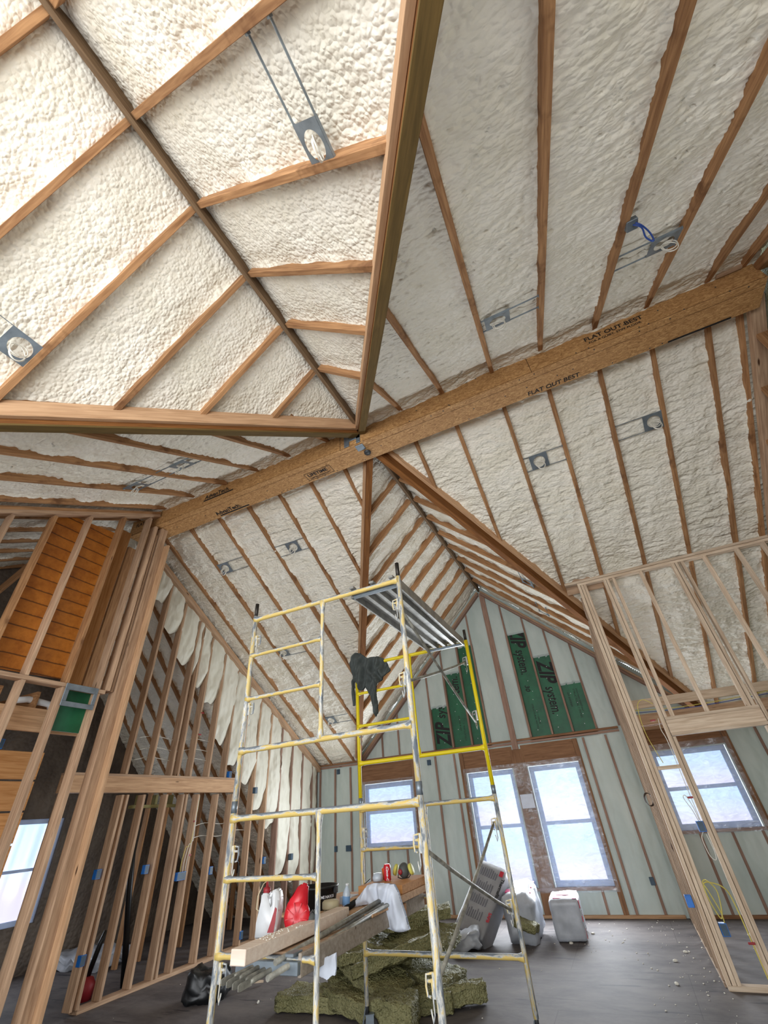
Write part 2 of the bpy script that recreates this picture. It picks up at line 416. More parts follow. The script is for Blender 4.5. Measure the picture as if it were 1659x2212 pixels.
# ------------------------------------------------------------------ ceiling: sprayed foam between the rafters
WING_RAFT = [-6.86, -7.27, -7.68, -8.09, -8.50, -8.91]   # steeper roof of the left wing
BACK_RAFT_L = [-6.12, -5.50, -4.85, -4.22, -3.58, -2.98, -2.36]
BACK_RAFT_R = [-1.18, -.56, .11, .70, 1.32, 1.92, 2.51, 2.83]
FRONT_RAFT_R = [-1.15, -.56, .10, .70, 1.32, 1.87, 2.47, 2.80]
FRONT_RAFT_L = [-2.31, -2.95, -3.56, -4.20, -4.82, -5.46, -6.1, -6.7, -7.3, -7.9, -8.5, -9.1]
CROSS_FRONT = [2.56, 1.92, 1.32, .67, .03, -.57, -1.18]
CROSS_BACK = [4.95, 5.57, 6.20, 6.82, 7.42, 8.05, 8.65, 9.28]
dx = .0145
xs = np.arange(-9.45, 2.95, dx); ys = np.arange(-1.75, 10.02, dx)
X, Y = np.meshgrid(xs, ys)
mainz = np.where(Y < YF, ZT-M*(YF-Y), np.where(Y < YK, ZT, ZT-M*(Y-YK)))
crossz = ZR-S*np.abs(X-X0)
cross = crossz > mainz
base = np.maximum(mainz, crossz)
wing = (X < -6.66) & (Y > YK)
base = np.where(wing, 9.85-Y, base)
front = Y < YF
# distance to the nearest rafter, measured across the bay
def near(vals, A): return np.min(np.abs(A[..., None]-np.array(vals)), -1)
dr = np.where(cross, np.where(front, near(CROSS_FRONT, Y), near(CROSS_BACK, Y)),
              np.where(front, near(FRONT_RAFT_R+FRONT_RAFT_L, X), np.where(wing, near(WING_RAFT, X), near(BACK_RAFT_R+BACK_RAFT_L, X))))
U = np.where(cross, np.abs(X-X0)*1.38, X); W = np.where(cross, Y, Y*1.15)
wu = U+.05*(vnoise(U*6, W*6, 3)-.5)*2; wv = W+.05*(vnoise(U*6, W*6, 5)-.5)*2
big = vnoise(U*1.7, W*1.7, 11)
skew = np.where(cross, 0, .35*wu)
l1 = lumps(wu*np.where(cross, 19, 14), (wv+skew)*np.where(cross, 19, 27), 1)
l2 = lumps(wu*9, (wv+skew)*13, 2)
mask = vnoise(U*2.2, W*2.2, 21)
amp = np.where(front, 1.0, .7)
rip = 1-np.abs(2*vnoise(U*4.5+W*1.2, (W+.25*wu*front)*15, 51)-1); rip2 = 1-np.abs(2*vnoise(U*10, (W+.25*wu*front)*27, 52)-1)
disp = np.where(front & ~cross, 1.5, amp)*(.018*l1*(.45+.8*mask)+.013*l2)+np.where(cross & front, .2, np.where(front, .5, 1.15))*(.026*rip+.014*rip2*(.4+mask))-.016+.035*(big-.5)+.014*(vnoise(U*4, W*4, 31)-.5)
rec = np.where(front, .100, np.where(cross, .115, .090))
# the foam climbs the rafter sides raggedly
climb = np.exp(-(dr/.05)**2)*(vnoise(U*5, W*5, 41)*.06-.02)
seam = np.exp(-((Y-YF)/.09)**2)*(Y < YF+.02)*.045+np.exp(-((Y-YK)/.05)**2)*(Y > YK-.02)*.05
seam = np.where(cross & (np.abs(X-X0) > .05), seam*.4, seam)*(.7+.6*vnoise(X*4, Y*4, 61))
off = (rec-disp-climb-seam)*np.where(cross, 1.38, 1.15)
Z = base+off
# hidden above the beam
me = grid_mesh(X, Y, Z)
tag(link('ceiling', me, 'ceiling_foam'), kind='structure')
# roof deck above the foam (outside skin)
def roof_quad(bm, p): bm.faces.new([bm.verts.new(q) for q in p])
del X, Y, Z, U, W, wu, wv, l1, l2, disp, off, base, mainz, crossz, dr, climb
bm = bmesh.new(); up = .30
for ya, yb in ((-1.9, YF), (YF, YK), (YK, 10.1)):
    za, zb = [ (ZT-M*(YF-y) if y < YF else ZT-M*(y-YK) if y > YK else ZT)+up for y in (ya, yb)]
    for xa, xb in ((-9.6, X0-.01), (X0+.01, 3.05)):
        roof_quad(bm, [(xa, ya, za), (xb, ya, za), (xb, yb, zb), (xa, yb, zb)])
for sg in (-1, 1):
    roof_quad(bm, [(X0, -1.9, ZR+up), (X0, 10.1, ZR+up), (X0+sg*4.2, 10.1, ZR-S*4.2+up), (X0+sg*4.2, -1.9, ZR-S*4.2+up)])
bm.free()

# ------------------------------------------------------------------ rafters
RH, RW = .26, .050
def rafter(P, Q, nrm, name, label, cat, group, mat='rafter_wood', w=RW, h=RH):
    n = V(nrm).normalized()
    return board(name, V(P)+n*h/2, V(Q)+n*h/2, w, h, n, mat, label, cat, group)
YS = -1.7
nf = (0, -M, 1); nb = (0, M, 1)
for i, x in enumerate(FRONT_RAFT_R):
    t = abs(x-X0); y0 = max(YS, YF-(ZT-(ZR-S*t))/M)
    rafter((x, YF-.01, ZT), (x, y0, main_z(y0)), nf, 'rafter', f'rafter of the near slope right of the hub, {ORD[i]} along the beam', 'rafter', 'rafters of the near slope on the right')
for i, x in enumerate(FRONT_RAFT_L):
    t = abs(x-X0); y0 = max(YS, YF-(ZT-(ZR-S*t))/M)
    if y0 > YF-.15: continue
    rafter((x, YF-.01, ZT), (x, y0, main_z(y0)), nf, 'rafter', f'rafter of the near slope left of the hub, {ORD[i]} along the beam', 'rafter', 'rafters of the near slope on the left')
for i, x in enumerate(BACK_RAFT_R):
    t = abs(x-X0); y1 = min(YG, YK+(ZT-(ZR-S*t))/M)
    rafter((x, YK+.01, ZT), (x, y1, main_z(y1)), nb, 'rafter', f'rafter of the far slope right of the hub, {ORD[i]} along the beam', 'rafter', 'rafters of the far slope on the right')
for i, x in enumerate(BACK_RAFT_L[::-1]):
    t = abs(x-X0); y1 = min(YG, YK+(ZT-(ZR-S*t))/M)
    rafter((x, YK+.01, ZT), (x, y1, main_z(y1)), nb, 'rafter', f'rafter of the far slope left of the hub, {ORD[i]} along the beam', 'rafter', 'rafters of the far slope on the left')
for i, x in enumerate(WING_RAFT):
    rafter((x, YK+.05, 5.80), (x, 9.8, .05), (0, 1, 1), 'rafter', f'steep dim rafter behind the far left wall studs, {ORD[i]} from the wall', 'rafter', 'steep rafters of the left wing')
for sg, side in ((-1, 'left'), (1, 'right')):
    n = (-sg*-S, 0, 1) if False else (sg*S, 0, 1)
    for i, y in enumerate(CROSS_FRONT):
        t = min(t_valley(y), 4.2)
        rafter((X0+sg*.02, y, ZR-S*.02), (X0+sg*t, y, ZR-S*t), n, 'jack_rafter', f'jack rafter {side} of the near ridge board, {ORD[i]} from the hub', 'rafter', f'jack rafters {side} of the near ridge board')
    for i, y in enumerate(CROSS_BACK):
        t = t_valley(y)
        rafter((X0+sg*.02, y, ZR-S*.02), (X0+sg*t, y, ZR-S*t), n, 'jack_rafter', f'jack rafter {side} of the far ridge board, {ORD[i]} from the hub', 'rafter', f'jack rafters {side} of the far ridge board')
board('ridge_board', (X0, YF, ZR+.045), (X0, -1.7, ZR+.045), .042, .19, (0, 0, 1), 'ridge_dark', 'dark narrow ridge board running from the hub toward the camera', 'ridge board')
board('ridge_board', (X0, YK, ZR+.045), (X0, YG, ZR+.045), .042, .19, (0, 0, 1), 'ridge_dark', 'dark narrow ridge board running from the hub to the gable apex', 'ridge board')
# valley beams
def valley(fn, sg, t1, far, label):
    A, B = fn(sg, .06), fn(sg, t1)
    e = empty('valley_beam', A, label, 'roof beam', 'four valley beams meeting at the hub'); bpy.context.view_layer.update()
    d = (B-A).normalized(); side = d.cross(V((0, 0, 1))).normalized(); up = side.cross(d)
    if side.x*sg < 0: side = -side            # side points away from the ridge
    def part(nm, offs, w, h, zc, mat, t0=0):
        o = board(nm, A+side*offs+up*zc+d*t0, B+side*offs+up*zc, w, h, up, mat); o.parent = e; o.matrix_parent_inverse = e.matrix_world.inverted(); return o
    dz = -.035 if far else 0
    part('main_beam', 0, .085, .30, .06+dz, 'lvl_brown')
    part('bottom_strip', 0, .088, .02, -.10+dz, 'lvl_brown' if far else 'treated_dark')
    s2 = .065 if far else -.065
    part('nailer', s2, .042, .16 if not far else .12, .035 if not far else .055, 'nailer_wood')
for sg, sd in ((-1, 'left'), (1, 'right')):
    valley(valley_front, sg, 3.15, False, f'heavy brown valley beam from the hub toward the camera, on the {sd}')
    valley(valley_back, sg, 3.52, True, f'heavy brown valley beam from the hub down to the gable wall, on the {sd}')

# ------------------------------------------------------------------ main ridge beam
beam = empty('ridge_beam', (-6.3, YF, ZC), 'massive box beam clad in oriented strand board across the whole roof', 'beam')
bpy.context.view_layer.update()
def pb(o):
    o.parent = beam; o.matrix_parent_inverse = beam.matrix_world.inverted(); return o
pb(boxo('cladding', -6.3, 2.89, YF, YK, ZC, ZC+.34, 'osb', bev=.004))
for x in (-2.12, .52): pb(boxo('cladding_joint', x, x+.006, YF-.0015, YF+.004, ZC+.002, ZC+.338, 'brown_print', bev=0))
pb(boxo('cladding_seam', -6.3, 2.88, YF-.0012, YF, ZC+.012, ZC+.016, 'brown_print', bev=0))
pb(boxo('cladding_seam', -6.3, 2.88, YF+.085, YF+.088, ZC-.0012, ZC+.002, 'brown_print', bev=0))
def beam_text(txt, size, x, z, face, mat='black_print', **k):
    if face == 'front': return lettering('printed_lettering', txt, size, mat, (x, YF-.0025, z), (1, 0, 0), (0, 0, 1), beam, **k)
    return lettering('printed_lettering', txt, size, mat, (x, z, ZC-.0025), (1, 0, 0), (0, -1, 0), beam, **k)
beam_text('FLAT OUT BEST', .088, 1.17, ZC+.145, 'front', bold=.0016)
beam_text('FOR A QUIET, STIFF FLOOR', .045, 1.20, ZC+.085, 'front', bold=.0008)
beam_text('FLAT OUT BEST', .088, .42, YK-.03, 'bottom', bold=.0016)
beam_text('AdvanTech.', .105, -4.62, ZC+.14, 'front', bold=.003)
pb(boxo('printed_bar', -4.64, -4.04, YF-.003, YF-.001, ZC+.10, ZC+.125, 'black_print', bev=0))
beam_text('AdvanTech.', .105, -4.60, YK-.075, 'bottom', bold=.003)
pb(boxo('printed_bar', -4.56, -3.98, YK-.055, YK-.03, ZC-.003, ZC-.001, 'black_print', bev=0))
beam_text('LIFETIME', .085, -2.80, YK-.115, 'bottom', bold=.0028)
beam_text('LIMITED WARRANTY', .036, -2.79, YK-.062, 'bottom', bold=.001)
for a, b, c, dd in ((-2.84, -2.40, YK-.20, YK-.195), (-2.84, -2.40, YK-.045, YK-.04), (-2.84, -2.835, YK-.20, YK-.04), (-2.405, -2.40, YK-.20, YK-.04)):
    pb(boxo('printed_frame', a, b, c, dd, ZC-.003, ZC-.001, 'black_print', bev=0))
beam_text('FLAT OUT', .09, -6.18, ZC+.15, 'front', bold=.0016)
pb(boxo('printed_bar', 2.0, 2.62, YK-.028, YK-.005, ZC-.003, ZC-.001, 'black_print', bev=0))
rnd = random.Random(3)
bm = bmesh.new()
for k in range(70):
    x = rnd.uniform(-5.5, 2.8); a = rnd.random()
    if a < .5: lathe_bm(bm, [(.008, 0), (.008, .002)], 8, Matrix.Translation((x, YF-.001, ZC+rnd.choice((.02, .16, .3))+rnd.uniform(-.01, .01))) @ Matrix.Rotation(PI/2, 4, 'X'))
    else: lathe_bm(bm, [(.008, 0), (.008, .002)], 8, Matrix.Translation((x, YF+rnd.choice((.03, .19, .33)), ZC-.002)))
pb(tag(link('nail_head', done(bm), 'dark_steel'), kind='stuff'))
# steel hanger where the roof members meet
hg = empty('beam_hanger', (-1.95, YF-.02, 5.8), 'grey steel connector plates where all roof beams meet', 'steel connector'); bpy.context.view_layer.update()
for nm, a in (('plate', (-2.05, -1.97, YF-.012, YF-.004, 5.775, 6.02)), ('plate', (-1.97, -1.80, YF-.012, YF-.004, 5.86, 5.92)), ('plate', (-1.86, -1.80, YF-.012, YF-.004, 5.775, 5.92)), ('bracket', (-1.90, -1.78, YF+.02, YF+.13, 5.748, 5.757))):
    o = boxo(nm, *a, 'galvanised'); o.parent = hg; o.matrix_parent_inverse = hg.matrix_world.inverted()
o = lathe('threaded_cap', [(.0, 0), (.045, 0), (.05, .02), (.03, .035), (0, .035)], 'dark_steel'); o.location = (-1.79, YF+.19, 5.718); o.parent = hg; o.matrix_parent_inverse = hg.matrix_world.inverted()

# ------------------------------------------------------------------ gable wall (far wall)
GF = YG-.0          # room-side face of the studs
# foam skin with openings
OPEN = [(-5.30, -4.10, 1.05, 2.18), (-2.86, -1.90, .38, 2.18), (-1.60, -.64, .38, 2.18), (.60, 1.78, 1.05, 2.20)]
PANELS = [(-3.475, -3.08, 2.68, 3.52), (-3.04, -2.655, 2.68, 4.20), (-2.615, -2.27, 2.68, 4.76),
          (-1.375, -.985, 2.68, 4.80), (-.945, -.59, 2.68, 4.20), (-.55, -.15, 2.68, 3.56)]
UP_STUDS = [-4.76, -4.34, -3.92, -3.495, -3.06, -2.635, -2.25, -1.395, -.965, -.57, -.13, .28, .70, 1.12]
LO_STUDS = [-6.45, -6.04, -5.63, -3.92, -3.51, -3.08, -.435, -.025, .28, 2.32, 2.74]
gx = np.arange(-6.80, 2.95, .026); gz = np.arange(-.02, 6.12, .026)
X, Zg = np.meshgrid(gx, gz)
studs = np.array(UP_STUDS); los = np.array(LO_STUDS)
dst = np.where(Zg > 2.6, np.min(np.abs(X[..., None]-studs), -1), np.min(np.abs(X[..., None]-los), -1))
bulge = .018*(vnoise(X*2.3, Zg*1.1, 5)-.5)+.014*lumps(X*9, Zg*3.2, 7)*(vnoise(X*3, Zg*2, 8))-.012*np.exp(-(dst/.03)**2)+.004*vnoise(X*14, Zg*6, 9)
Yg = YG+.022-bulge
for a, b, c, d in PANELS:
    ins = (X > a-.02) & (X < b+.02) & (Zg < d+.01*np.sin(X*40)) & (Zg > c-.1); Yg = np.where(ins, YG+.12, Yg)
keep = np.ones((X.shape[0]-1, X.shape[1]-1), bool)
cx_ = (X[:-1, :-1]+.013); cz_ = (Zg[:-1, :-1]+.013)
for a, b, c, d in OPEN: keep &= ~((cx_ > a) & (cx_ < b) & (cz_ > c) & (cz_ < d))
roofg = np.maximum(ZT-M*(YG-YK), ZR-S*np.abs(cx_-X0))
keep &= cz_ < roofg+.12
me = grid_mesh(X, Yg, Zg, keep); tag(link('wall_back', me, 'wall_foam'), kind='structure')

def stud(x, z0, z1, label, w=.04, mat='gable_stud', y=YG, d=.14, group=None, name='wall_stud'):
    return board(name, (x, y+d/2-.004, z0), (x, y+d/2-.004, z1), w, d, (0, -1, 0), mat, label, 'stud', group)
rk = lambda x: ZR-S*abs(x-X0)-.02
for i, x in enumerate(UP_STUDS[:6][::-1]): stud(x, 2.68, rk(x), f'slim upper gable stud left of the wide centre stud, {ORD[i+1]} from it', group='upper gable studs on the left')
stud(UP_STUDS[6], 2.68, rk(UP_STUDS[6]), 'slim upper gable stud left of the wide centre stud, first from it', group='upper gable studs on the left')
for i, x in enumerate(UP_STUDS[7:12]): stud(x, 2.68, rk(x), f'slim upper gable stud right of the wide centre stud, {ORD[i]} from it', group='upper gable studs on the right')
stud(-1.755, 2.50, rk(-1.80)-.08, 'wide centre stud rising to the gable apex', w=.12, y=YG-.02)
for i, x in enumerate([-6.45, -6.04, -5.63]): stud(x, .04, 2.56, f'slim reddish far wall stud left of the small window, {ORD[2-i]} out from it', group='lower studs left of the small window')
for i, x in enumerate([-3.92, -3.51, -3.08]): stud(x, .04, 2.56, f'slim reddish stud of the far wall between small and double windows, {ORD[i]} from the left', group='lower studs between the windows')
for i, x in enumerate([-.435, -.025]): stud(x, .04, 2.56, f'slim reddish stud of the far wall right of the double window, {ORD[i]} from its frame', group='lower studs right of the double window')
for i, x in enumerate([2.32, 2.74]): stud(x, .04, 2.56, f'slim stud of the far wall right of the side room window, {ORD[i]} from it', group='lower studs right of the side room window')
for x, w, l in ((-5.37, .10, 'double jamb stud at the left of the small window'), (-4.03, .09, 'double jamb stud at the right of the small window'), (-2.925, .085, 'double jamb stud left of the double window'),
                (-.595, .085, 'double jamb stud right of the double window'), (.545, .08, 'jamb stud left of the side room window'), (1.85, .09, 'jamb stud right of the side room window')):
    stud(x, .04, 2.56, l, w=w, mat='header_wood', y=YG-.012)
for x, z, l in ((-5.17, 1.02, 'first from the left under the small window'), (-4.78, 1.02, 'second from the left under the small window'), (-4.34, 1.02, 'third from the left under the small window'),
                (-2.45, .36, 'left one under the double window'), (-.86, .36, 'right one under the double window'), (.88, 1.02, 'first from the left under the side room window'), (1.33, 1.02, 'second from the left under the side room window'), (1.74, 1.02, 'third from the left under the side room window')):
    stud(x, .04, z, f'short reddish cripple stud, {l}', group='cripple studs below windows', name='cripple_stud')
def hboard(name, x0, x1, y, z, w, h, mat, label, cat='board', **k):
    return board(name, (x0, y, z), (x1, y, z), w, h, (0, 0, 1), mat, label, cat, **k)
hboard('top_plate', -6.75, .24, YG+.06, 2.655, .15, .04, 'header_wood', 'long top plate across the far wall, upper layer, left of the side room', 'plate')
hboard('top_plate', -6.75, .24, YG+.066, 2.605, .14, .04, 'gable_stud', 'long top plate across the far wall, lower layer, left of the side room', 'plate')
hboard('top_plate', .40, 2.89, YG+.06, 2.60, .15, .12, 'warm_stud', 'top plate of the far wall inside the right side room', 'plate')
hboard('bottom_plate', -6.45, .24, YG+.05, .02, .17, .04, 'nailer_wood', 'light brown bottom plate on the floor along the far wall', 'plate')
hboard('bottom_plate', .40, 2.89, YG+.05, .02, .17, .04, 'header_wood', 'bottom plate on the floor of the side room under its window', 'plate')
for a, b, z0, l in ((-5.32, -4.08, 2.19, 'dark wood header above the small window'), (-2.88, -1.84, 2.19, 'wood header above the left sash of the double window'), (-1.66, -.64, 2.19, 'wood header above the right sash of the double window'), (.58, 1.80, 2.21, 'dark wood header above the side room window')):
    hboard('window_header', a, b, YG+.05, (z0+2.56)/2, .10, 2.56-z0, 'header_wood', l, 'header')
stud(-1.75, .04, 2.50, 'wide brown post between the two tall windows, behind plastic', w=.27, mat='header_wood', y=YG+.0, name='window_post')
for a, b, z in ((-5.32, -4.07, 1.03), (-2.88, -.62, .36), (.58, 1.82, 1.03)):
    hboard('window_sill_plate', a, b, YG+.05, z, .13, .04, 'gable_stud', {-5.32: 'rough sill below the small window', -2.88: 'rough sill below the double window', .58: 'rough sill below the side room window'}[a], 'sill')
# rake boards against the gable wall
for sg, sd in ((-1, 'left'), (1, 'right')):
    for k in range(2):
        A = V((X0+sg*.04, YG-.02-.0*k, ZR-.08-.055*k)); B = V((X0+sg*3.5, YG-.02, ZR-S*3.5-.045-.055*k))
        board('rake_board', A, B, .13, .05, (sg*S, 0, 1), 'gable_stud' if k else 'warm_stud', f'long rake plate along the {sd} slope of the gable wall, {"lower" if k else "upper"} layer', 'rake board')
# windows
def window(n, x0, x1, z0, z1, rail):
    bm = bmesh.new(); w = .085; yy0, yy1 = YG+.085, YG+.15
    for a, b, c, d in ((x0, x1, z0, z0+w), (x0, x1, z1-w, z1), (x0, x0+w, z0+w, z1-w), (x1-w, x1, z0+w, z1-w)): box_bm(bm, a, b, yy0, yy1, c, d, .004)
    box_bm(bm, x0+w, x1-w, yy0+.01, yy1, rail-.028, rail+.028, .003)
    o = tag(link(f'window_{n}', done(bm), 'window_vinyl'), kind='structure')
    for c, d in ((z0+w, rail-.022), (rail+.022, z1-w)):
        bm = bmesh.new(); box_bm(bm, -(x1-x0)/2+w, (x1-x0)/2-w, 0, .006, -(d-c)/2, (d-c)/2)
        p = link('pane', done(bm), 'daylit_glass', o); p.location = ((x0+x1)/2, YG+.125, (c+d)/2)
    return o
window(1, -5.30, -4.10, 1.05, 2.18, 1.66)
window(2, -2.86, -1.90, .38, 2.18, 1.27)
window(3, -1.60, -.64, .38, 2.18, 1.27)
window(4, .60, 1.78, 1.05, 2.20, 1.62)
# soft daylight entering through each window
for x, z, sx, sz, p in ((-4.70, 1.6, 1.1, 1.0, 50), (-2.38, 1.28, .85, 1.7, 68), (-1.12, 1.28, .85, 1.7, 68), (1.19, 1.6, 1.1, 1.0, 26)):
    area('window_daylight', (x, YG-.10, z), (math.radians(-90), 0, 0), sx, sz, p*1.05, (.88, .94, 1.0))
def sheet(x0, x1, z0, z1, label, seed):
    nx, nz = int((x1-x0)/.03), int((z1-z0)/.03); gx = np.linspace(x0, x1, nx); gz = np.linspace(z0, z1, nz); X, Z = np.meshgrid(gx, gz)
    n = vnoise(X*5+Z*2, Z*3, seed)+.5*vnoise(X*14+Z*9, Z*5-X*4, seed+1)
    Y = YG-.012-.022*n; bm = grid_mesh(X, Y, Z); o = link('plastic_sheet', bm, 'plastic_sheet'); return tag(o, label, 'plastic sheet')
sheet(-5.36, -4.04, 1.0, 2.24, 'clear plastic sheet stapled over the small window behind the scaffold', 3)
sheet(-2.92, -.58, .32, 2.26, 'large wrinkled clear plastic sheet covering both tall windows and post', 13)
sheet(.55, 1.86, 1.0, 2.30, 'hazy plastic sheet taped over the side room window', 23)
boxo('paper_patch', -1.86, -1.62, YG-.05, YG-.046, 1.52, 1.74, 'white_cloth', label='white paper patch on the post between the tall windows', cat='paper')
# green sheathing panels with print and white nail tips
for k, (a, b, c, d) in enumerate(PANELS):
    bm = bmesh.new(); box_bm(bm, 0, b-a+.03, 0, .012, 0, d-c+.06)
    rn = random.Random(k)
    nm = ['lowest green sheathing panel left of the centre stud', 'middle green sheathing panel left of the centre stud', 'tallest green sheathing panel left of the centre stud',
          'tallest green sheathing panel right of the centre stud', 'middle green sheathing panel right of the centre stud', 'lowest green sheathing panel right of the centre stud'][k]
    o = tag(link('sheathing_panel', done(bm), 'green_board'), nm, 'sheathing', 'green sheathing panels in the gable'); o.location = (a-.015, YG+.085, c-.02)
    bpy.context.view_layer.update()
    bm = bmesh.new(); z = c+.12
    while z < d-.08:
        lathe_bm(bm, [(.007, 0), (.007, .004)], 6, Matrix.Translation((a+(b-a)*rn.choice((.35, .5, .6))+rn.uniform(-.02, .02), YG+.084, z)) @ Matrix.Rotation(PI/2, 4, 'X')); z += rn.uniform(.14, .24)
    q = tag(link('nail_tip', done(bm), 'white_print'), kind='stuff'); q.parent = o; q.matrix_parent_inverse = o.matrix_world.inverted()
    def gt(txt, size, x, z, down, bold=0, shear=.25, sx=1.0):
        rt, up = ((0, 0, -1), (1, 0, 0)) if down else ((0, 0, 1), (-1, 0, 0))
        return lettering('printed_lettering', txt, size, 'black_print', (x, YG+.0825, z), rt, up, o, bold=bold, shear=shear, sx=sx)
    if k == 0: gt('ZIP', .44, b-.05, c+.05, False, .014, .3, .72); gt('sys', .30, b-.09, c+.60, False, .004, .15, .72)
    if k == 1: gt('tem.', .30, b-.09, d-.46, False, .004, .15, .72); gt('STRUCTURAL 1', .05, b-.1, c+.1, False); gt('AIR & WATER', .05, b-.18, c+.3, False)
    if k == 3: gt('ZIP', .44, a+.05, d+.16, True, .014, .3, .72); gt('system.', .29, a+.09, d-.36, True, .004, .15, .62); gt('30', .13, a+.1, d-1.12, True, .003); gt('STRUCTURAL RATED', .05, a+.14, c+.62, True); gt('NO. 1 GRADE', .045, a+.2, c+.5, True)
    if k == 4: gt('ZIP', .44, a+.05, d-.08, True, .014, .3, .72); gt('system.', .29, a+.08, d-.62, True, .004, .15, .62)
    if k == 5: gt('STRUCTURAL 1 PANEL', .055, a+.2, d-.1, True); gt('WEATHER RESISTANT', .045, a+.26, d-.1, True); gt('AIR BARRIER', .05, a+.08, d-.15, True)

# ------------------------------------------------------------------ right end wall, mineral wool between studs
boxo('wall_right', XR+.12, XR+.16, -1.8, YG+.2, 0, 6.4, 'rockwool', bev=0, kind='structure')
k = 0
for i, y in enumerate([1.4, 1.9, 2.4, 2.9, 3.3, 4.35, 4.9, 5.5, 6.1, 6.6]):
    board('wall_stud', (XR+.06, y, 0), (XR+.06, y, main_z(y)-.05), .04, .12, (1, 0, 0), 'rafter_wood', f'stud of the right end wall beside green mineral wool, {ORD[i]} from the camera side', 'stud', 'right end wall studs')
board('rake_board', (XR+.04, YF, ZT-.07), (XR+.04, -1.5, main_z(-1.5)-.07), .14, .09, nf, 'rafter_wood', 'rake plate of the right end wall on the camera side of the beam', 'rake board')
board('rake_board', (XR+.04, YK, ZT-.07), (XR+.04, 7.0, main_z(7.0)-.07), .14, .09, nb, 'warm_stud', 'rake plate of the right end wall beyond the beam', 'rake board')
board('diagonal_brace', (XR+.03, 3.95, 5.55), (XR+.03, 5.2, 4.7), .09, .04, (1, 0, 0), 'warm_stud', 'diagonal brace on the right end wall below the beam end', 'brace')
boxo('blocking', 2.51+.03, 2.78, YF-.06, YF-.02, ZT-.02, ZT+.12, 'warm_stud', label='short blocking board above the beam at its right end', cat='blocking')

# ------------------------------------------------------------------ partition of the right side room (pale framing)
PY = 6.84; PT = 4.37
def pstud(x, z0, z1, label, w=.038, y=PY, mat='pale_stud', name='partition_stud', d=.09):
    return board(name, (x, y+d/2, z0), (x, y+d/2, z1), w, d, (0, -1, 0), mat, label, 'stud', 'pale partition studs')
pstud(.329, .038, PT-.04, 'pale corner post stud at the outer corner of the side room partition')
pstud(.374, .038, PT-.04, 'pale corner post stud, middle ply of the partition corner', y=PY+.004)
pstud(.415, .038, PT-.04, 'pale corner post stud, inner ply of the partition corner', y=PY+.002)
pstud(.705, .038, PT-.04, 'pale king stud left of the door opening in the partition')
pstud(.748, 2.38, PT-.04, 'pale stud paired with the king stud above the door header')
pstud(.835, 2.38, PT-.04, 'pale stud standing a little right of the king stud above the header', y=PY+.01)
pstud(1.22, 2.38, PT-.04, 'pale cripple stud above the middle of the door header')
pstud(1.655, 2.38, PT-.04, 'pale stud ply on the left of the pair above the header right end')
pstud(1.70, 2.38, PT-.04, 'pale stud ply on the right of the pair above the header right end')
pstud(1.775, .038, PT-.04, 'pale king stud right of the door opening')
pstud(.748, .038, 2.16, 'pale trimmer stud supporting the left end of the door header')
pstud(1.73, .038, 2.16, 'pale trimmer stud supporting the right end of the door header')
pstud(2.07, .038, PT-.04, 'pale partition stud, first right of the door opening')
pstud(2.47, .038, PT-.04, 'pale partition stud, second right of the door opening')
pstud(2.78, .038, PT-.04, 'pale partition stud at the end wall')
hboard('top_plate', .31, 2.89, PY+.045, PT-.02, .09, .04, 'pale_stud', 'pale top plate of the partition against the sloped roof, lower layer', 'plate')
hboard('top_plate', .13, 2.89, PY+.045, PT+.025, .09, .04, 'pale_stud', 'pale top plate of the partition against the sloped roof, upper layer', 'plate')
hboard('bottom_plate', .31, .77, PY+.045, .019, .09, .038, 'pale_stud', 'pale bottom plate on the floor at the partition corner', 'plate')
hboard('bottom_plate', 1.71, 2.89, PY+.045, .019, .09, .038, 'pale_stud', 'pale bottom plate on the floor right of the door opening', 'plate')
dh = empty('door_header', (.73, PY, 2.17), 'pale built-up header over the partition door opening', 'header'); bpy.context.view_layer.update()
for nm, z, h, mt, yy in (('plate', 2.185, .035, 'pale_stud', 0), ('plank', 2.275, .145, 'orange_lumber', .012), ('plate', 2.365, .035, 'pale_stud', 0)):
    o = board(nm, (.73, PY+.045+yy, z), (1.75, PY+.045+yy, z), .088, h, (0, 0, 1), mt if nm == 'plate' else 'pale_stud'); o.parent = dh; o.matrix_parent_inverse = dh.matrix_world.inverted()
hboard('blocking', .436, .684, PY+.045, 1.85, .088, .038, 'pale_stud', 'short pale block between the corner post and king stud', 'blocking')
board('blocking', (.13, PY+.13, 4.40), (.68, PY+.13, 4.40), .04, .26, (0, -M, 1), 'warm_stud', 'reddish blocking board between rafters above the partition corner', 'blocking')
# side partition running to the gable wall
for i in range(8):
    y = PY+.16+i*.406
    z1 = min(roof_z(.3, y), 4.3)-.12
    board('partition_stud', (.335, y, .04), (.335, y, z1), .038, .088, (1, 0, 0), 'dusty_stud', f'stud of the side partition running to the far wall, {ORD[i]} from the corner post', 'stud', 'side partition studs')
board('bottom_plate', (.335, PY+.1, .02), (.335, YG-.02, .02), .088, .038, (0, 0, 1), 'dusty_stud', 'bottom plate of the side partition running to the far wall', 'plate')
board('top_plate', (.335, PY+.1, 4.13), (.335, 7.5, 3.93), .088, .04, (0, M, 1), 'dusty_stud', 'sloping top plate of the side partition, part nearest the corner', 'plate')
board('top_plate', (.335, 7.45, 3.95), (.335, YG-.02, 3.95), .088, .04, (0, 0, 1), 'dusty_stud', 'level top plate of the side partition near the gable wall', 'plate')
for yy, zz, hh, mt, lb in ((7.95, 2.715, .12, 'pale_stud', 'pale ceiling ledger board seen through the partition studs'), (8.15, 2.52, .15, 'warm_stud', 'darker ceiling ledger board below and behind the pale ledger')):
    hboard('ledger_board', .36, 2.89, yy, zz, .04, hh, mt, lb, 'ledger')
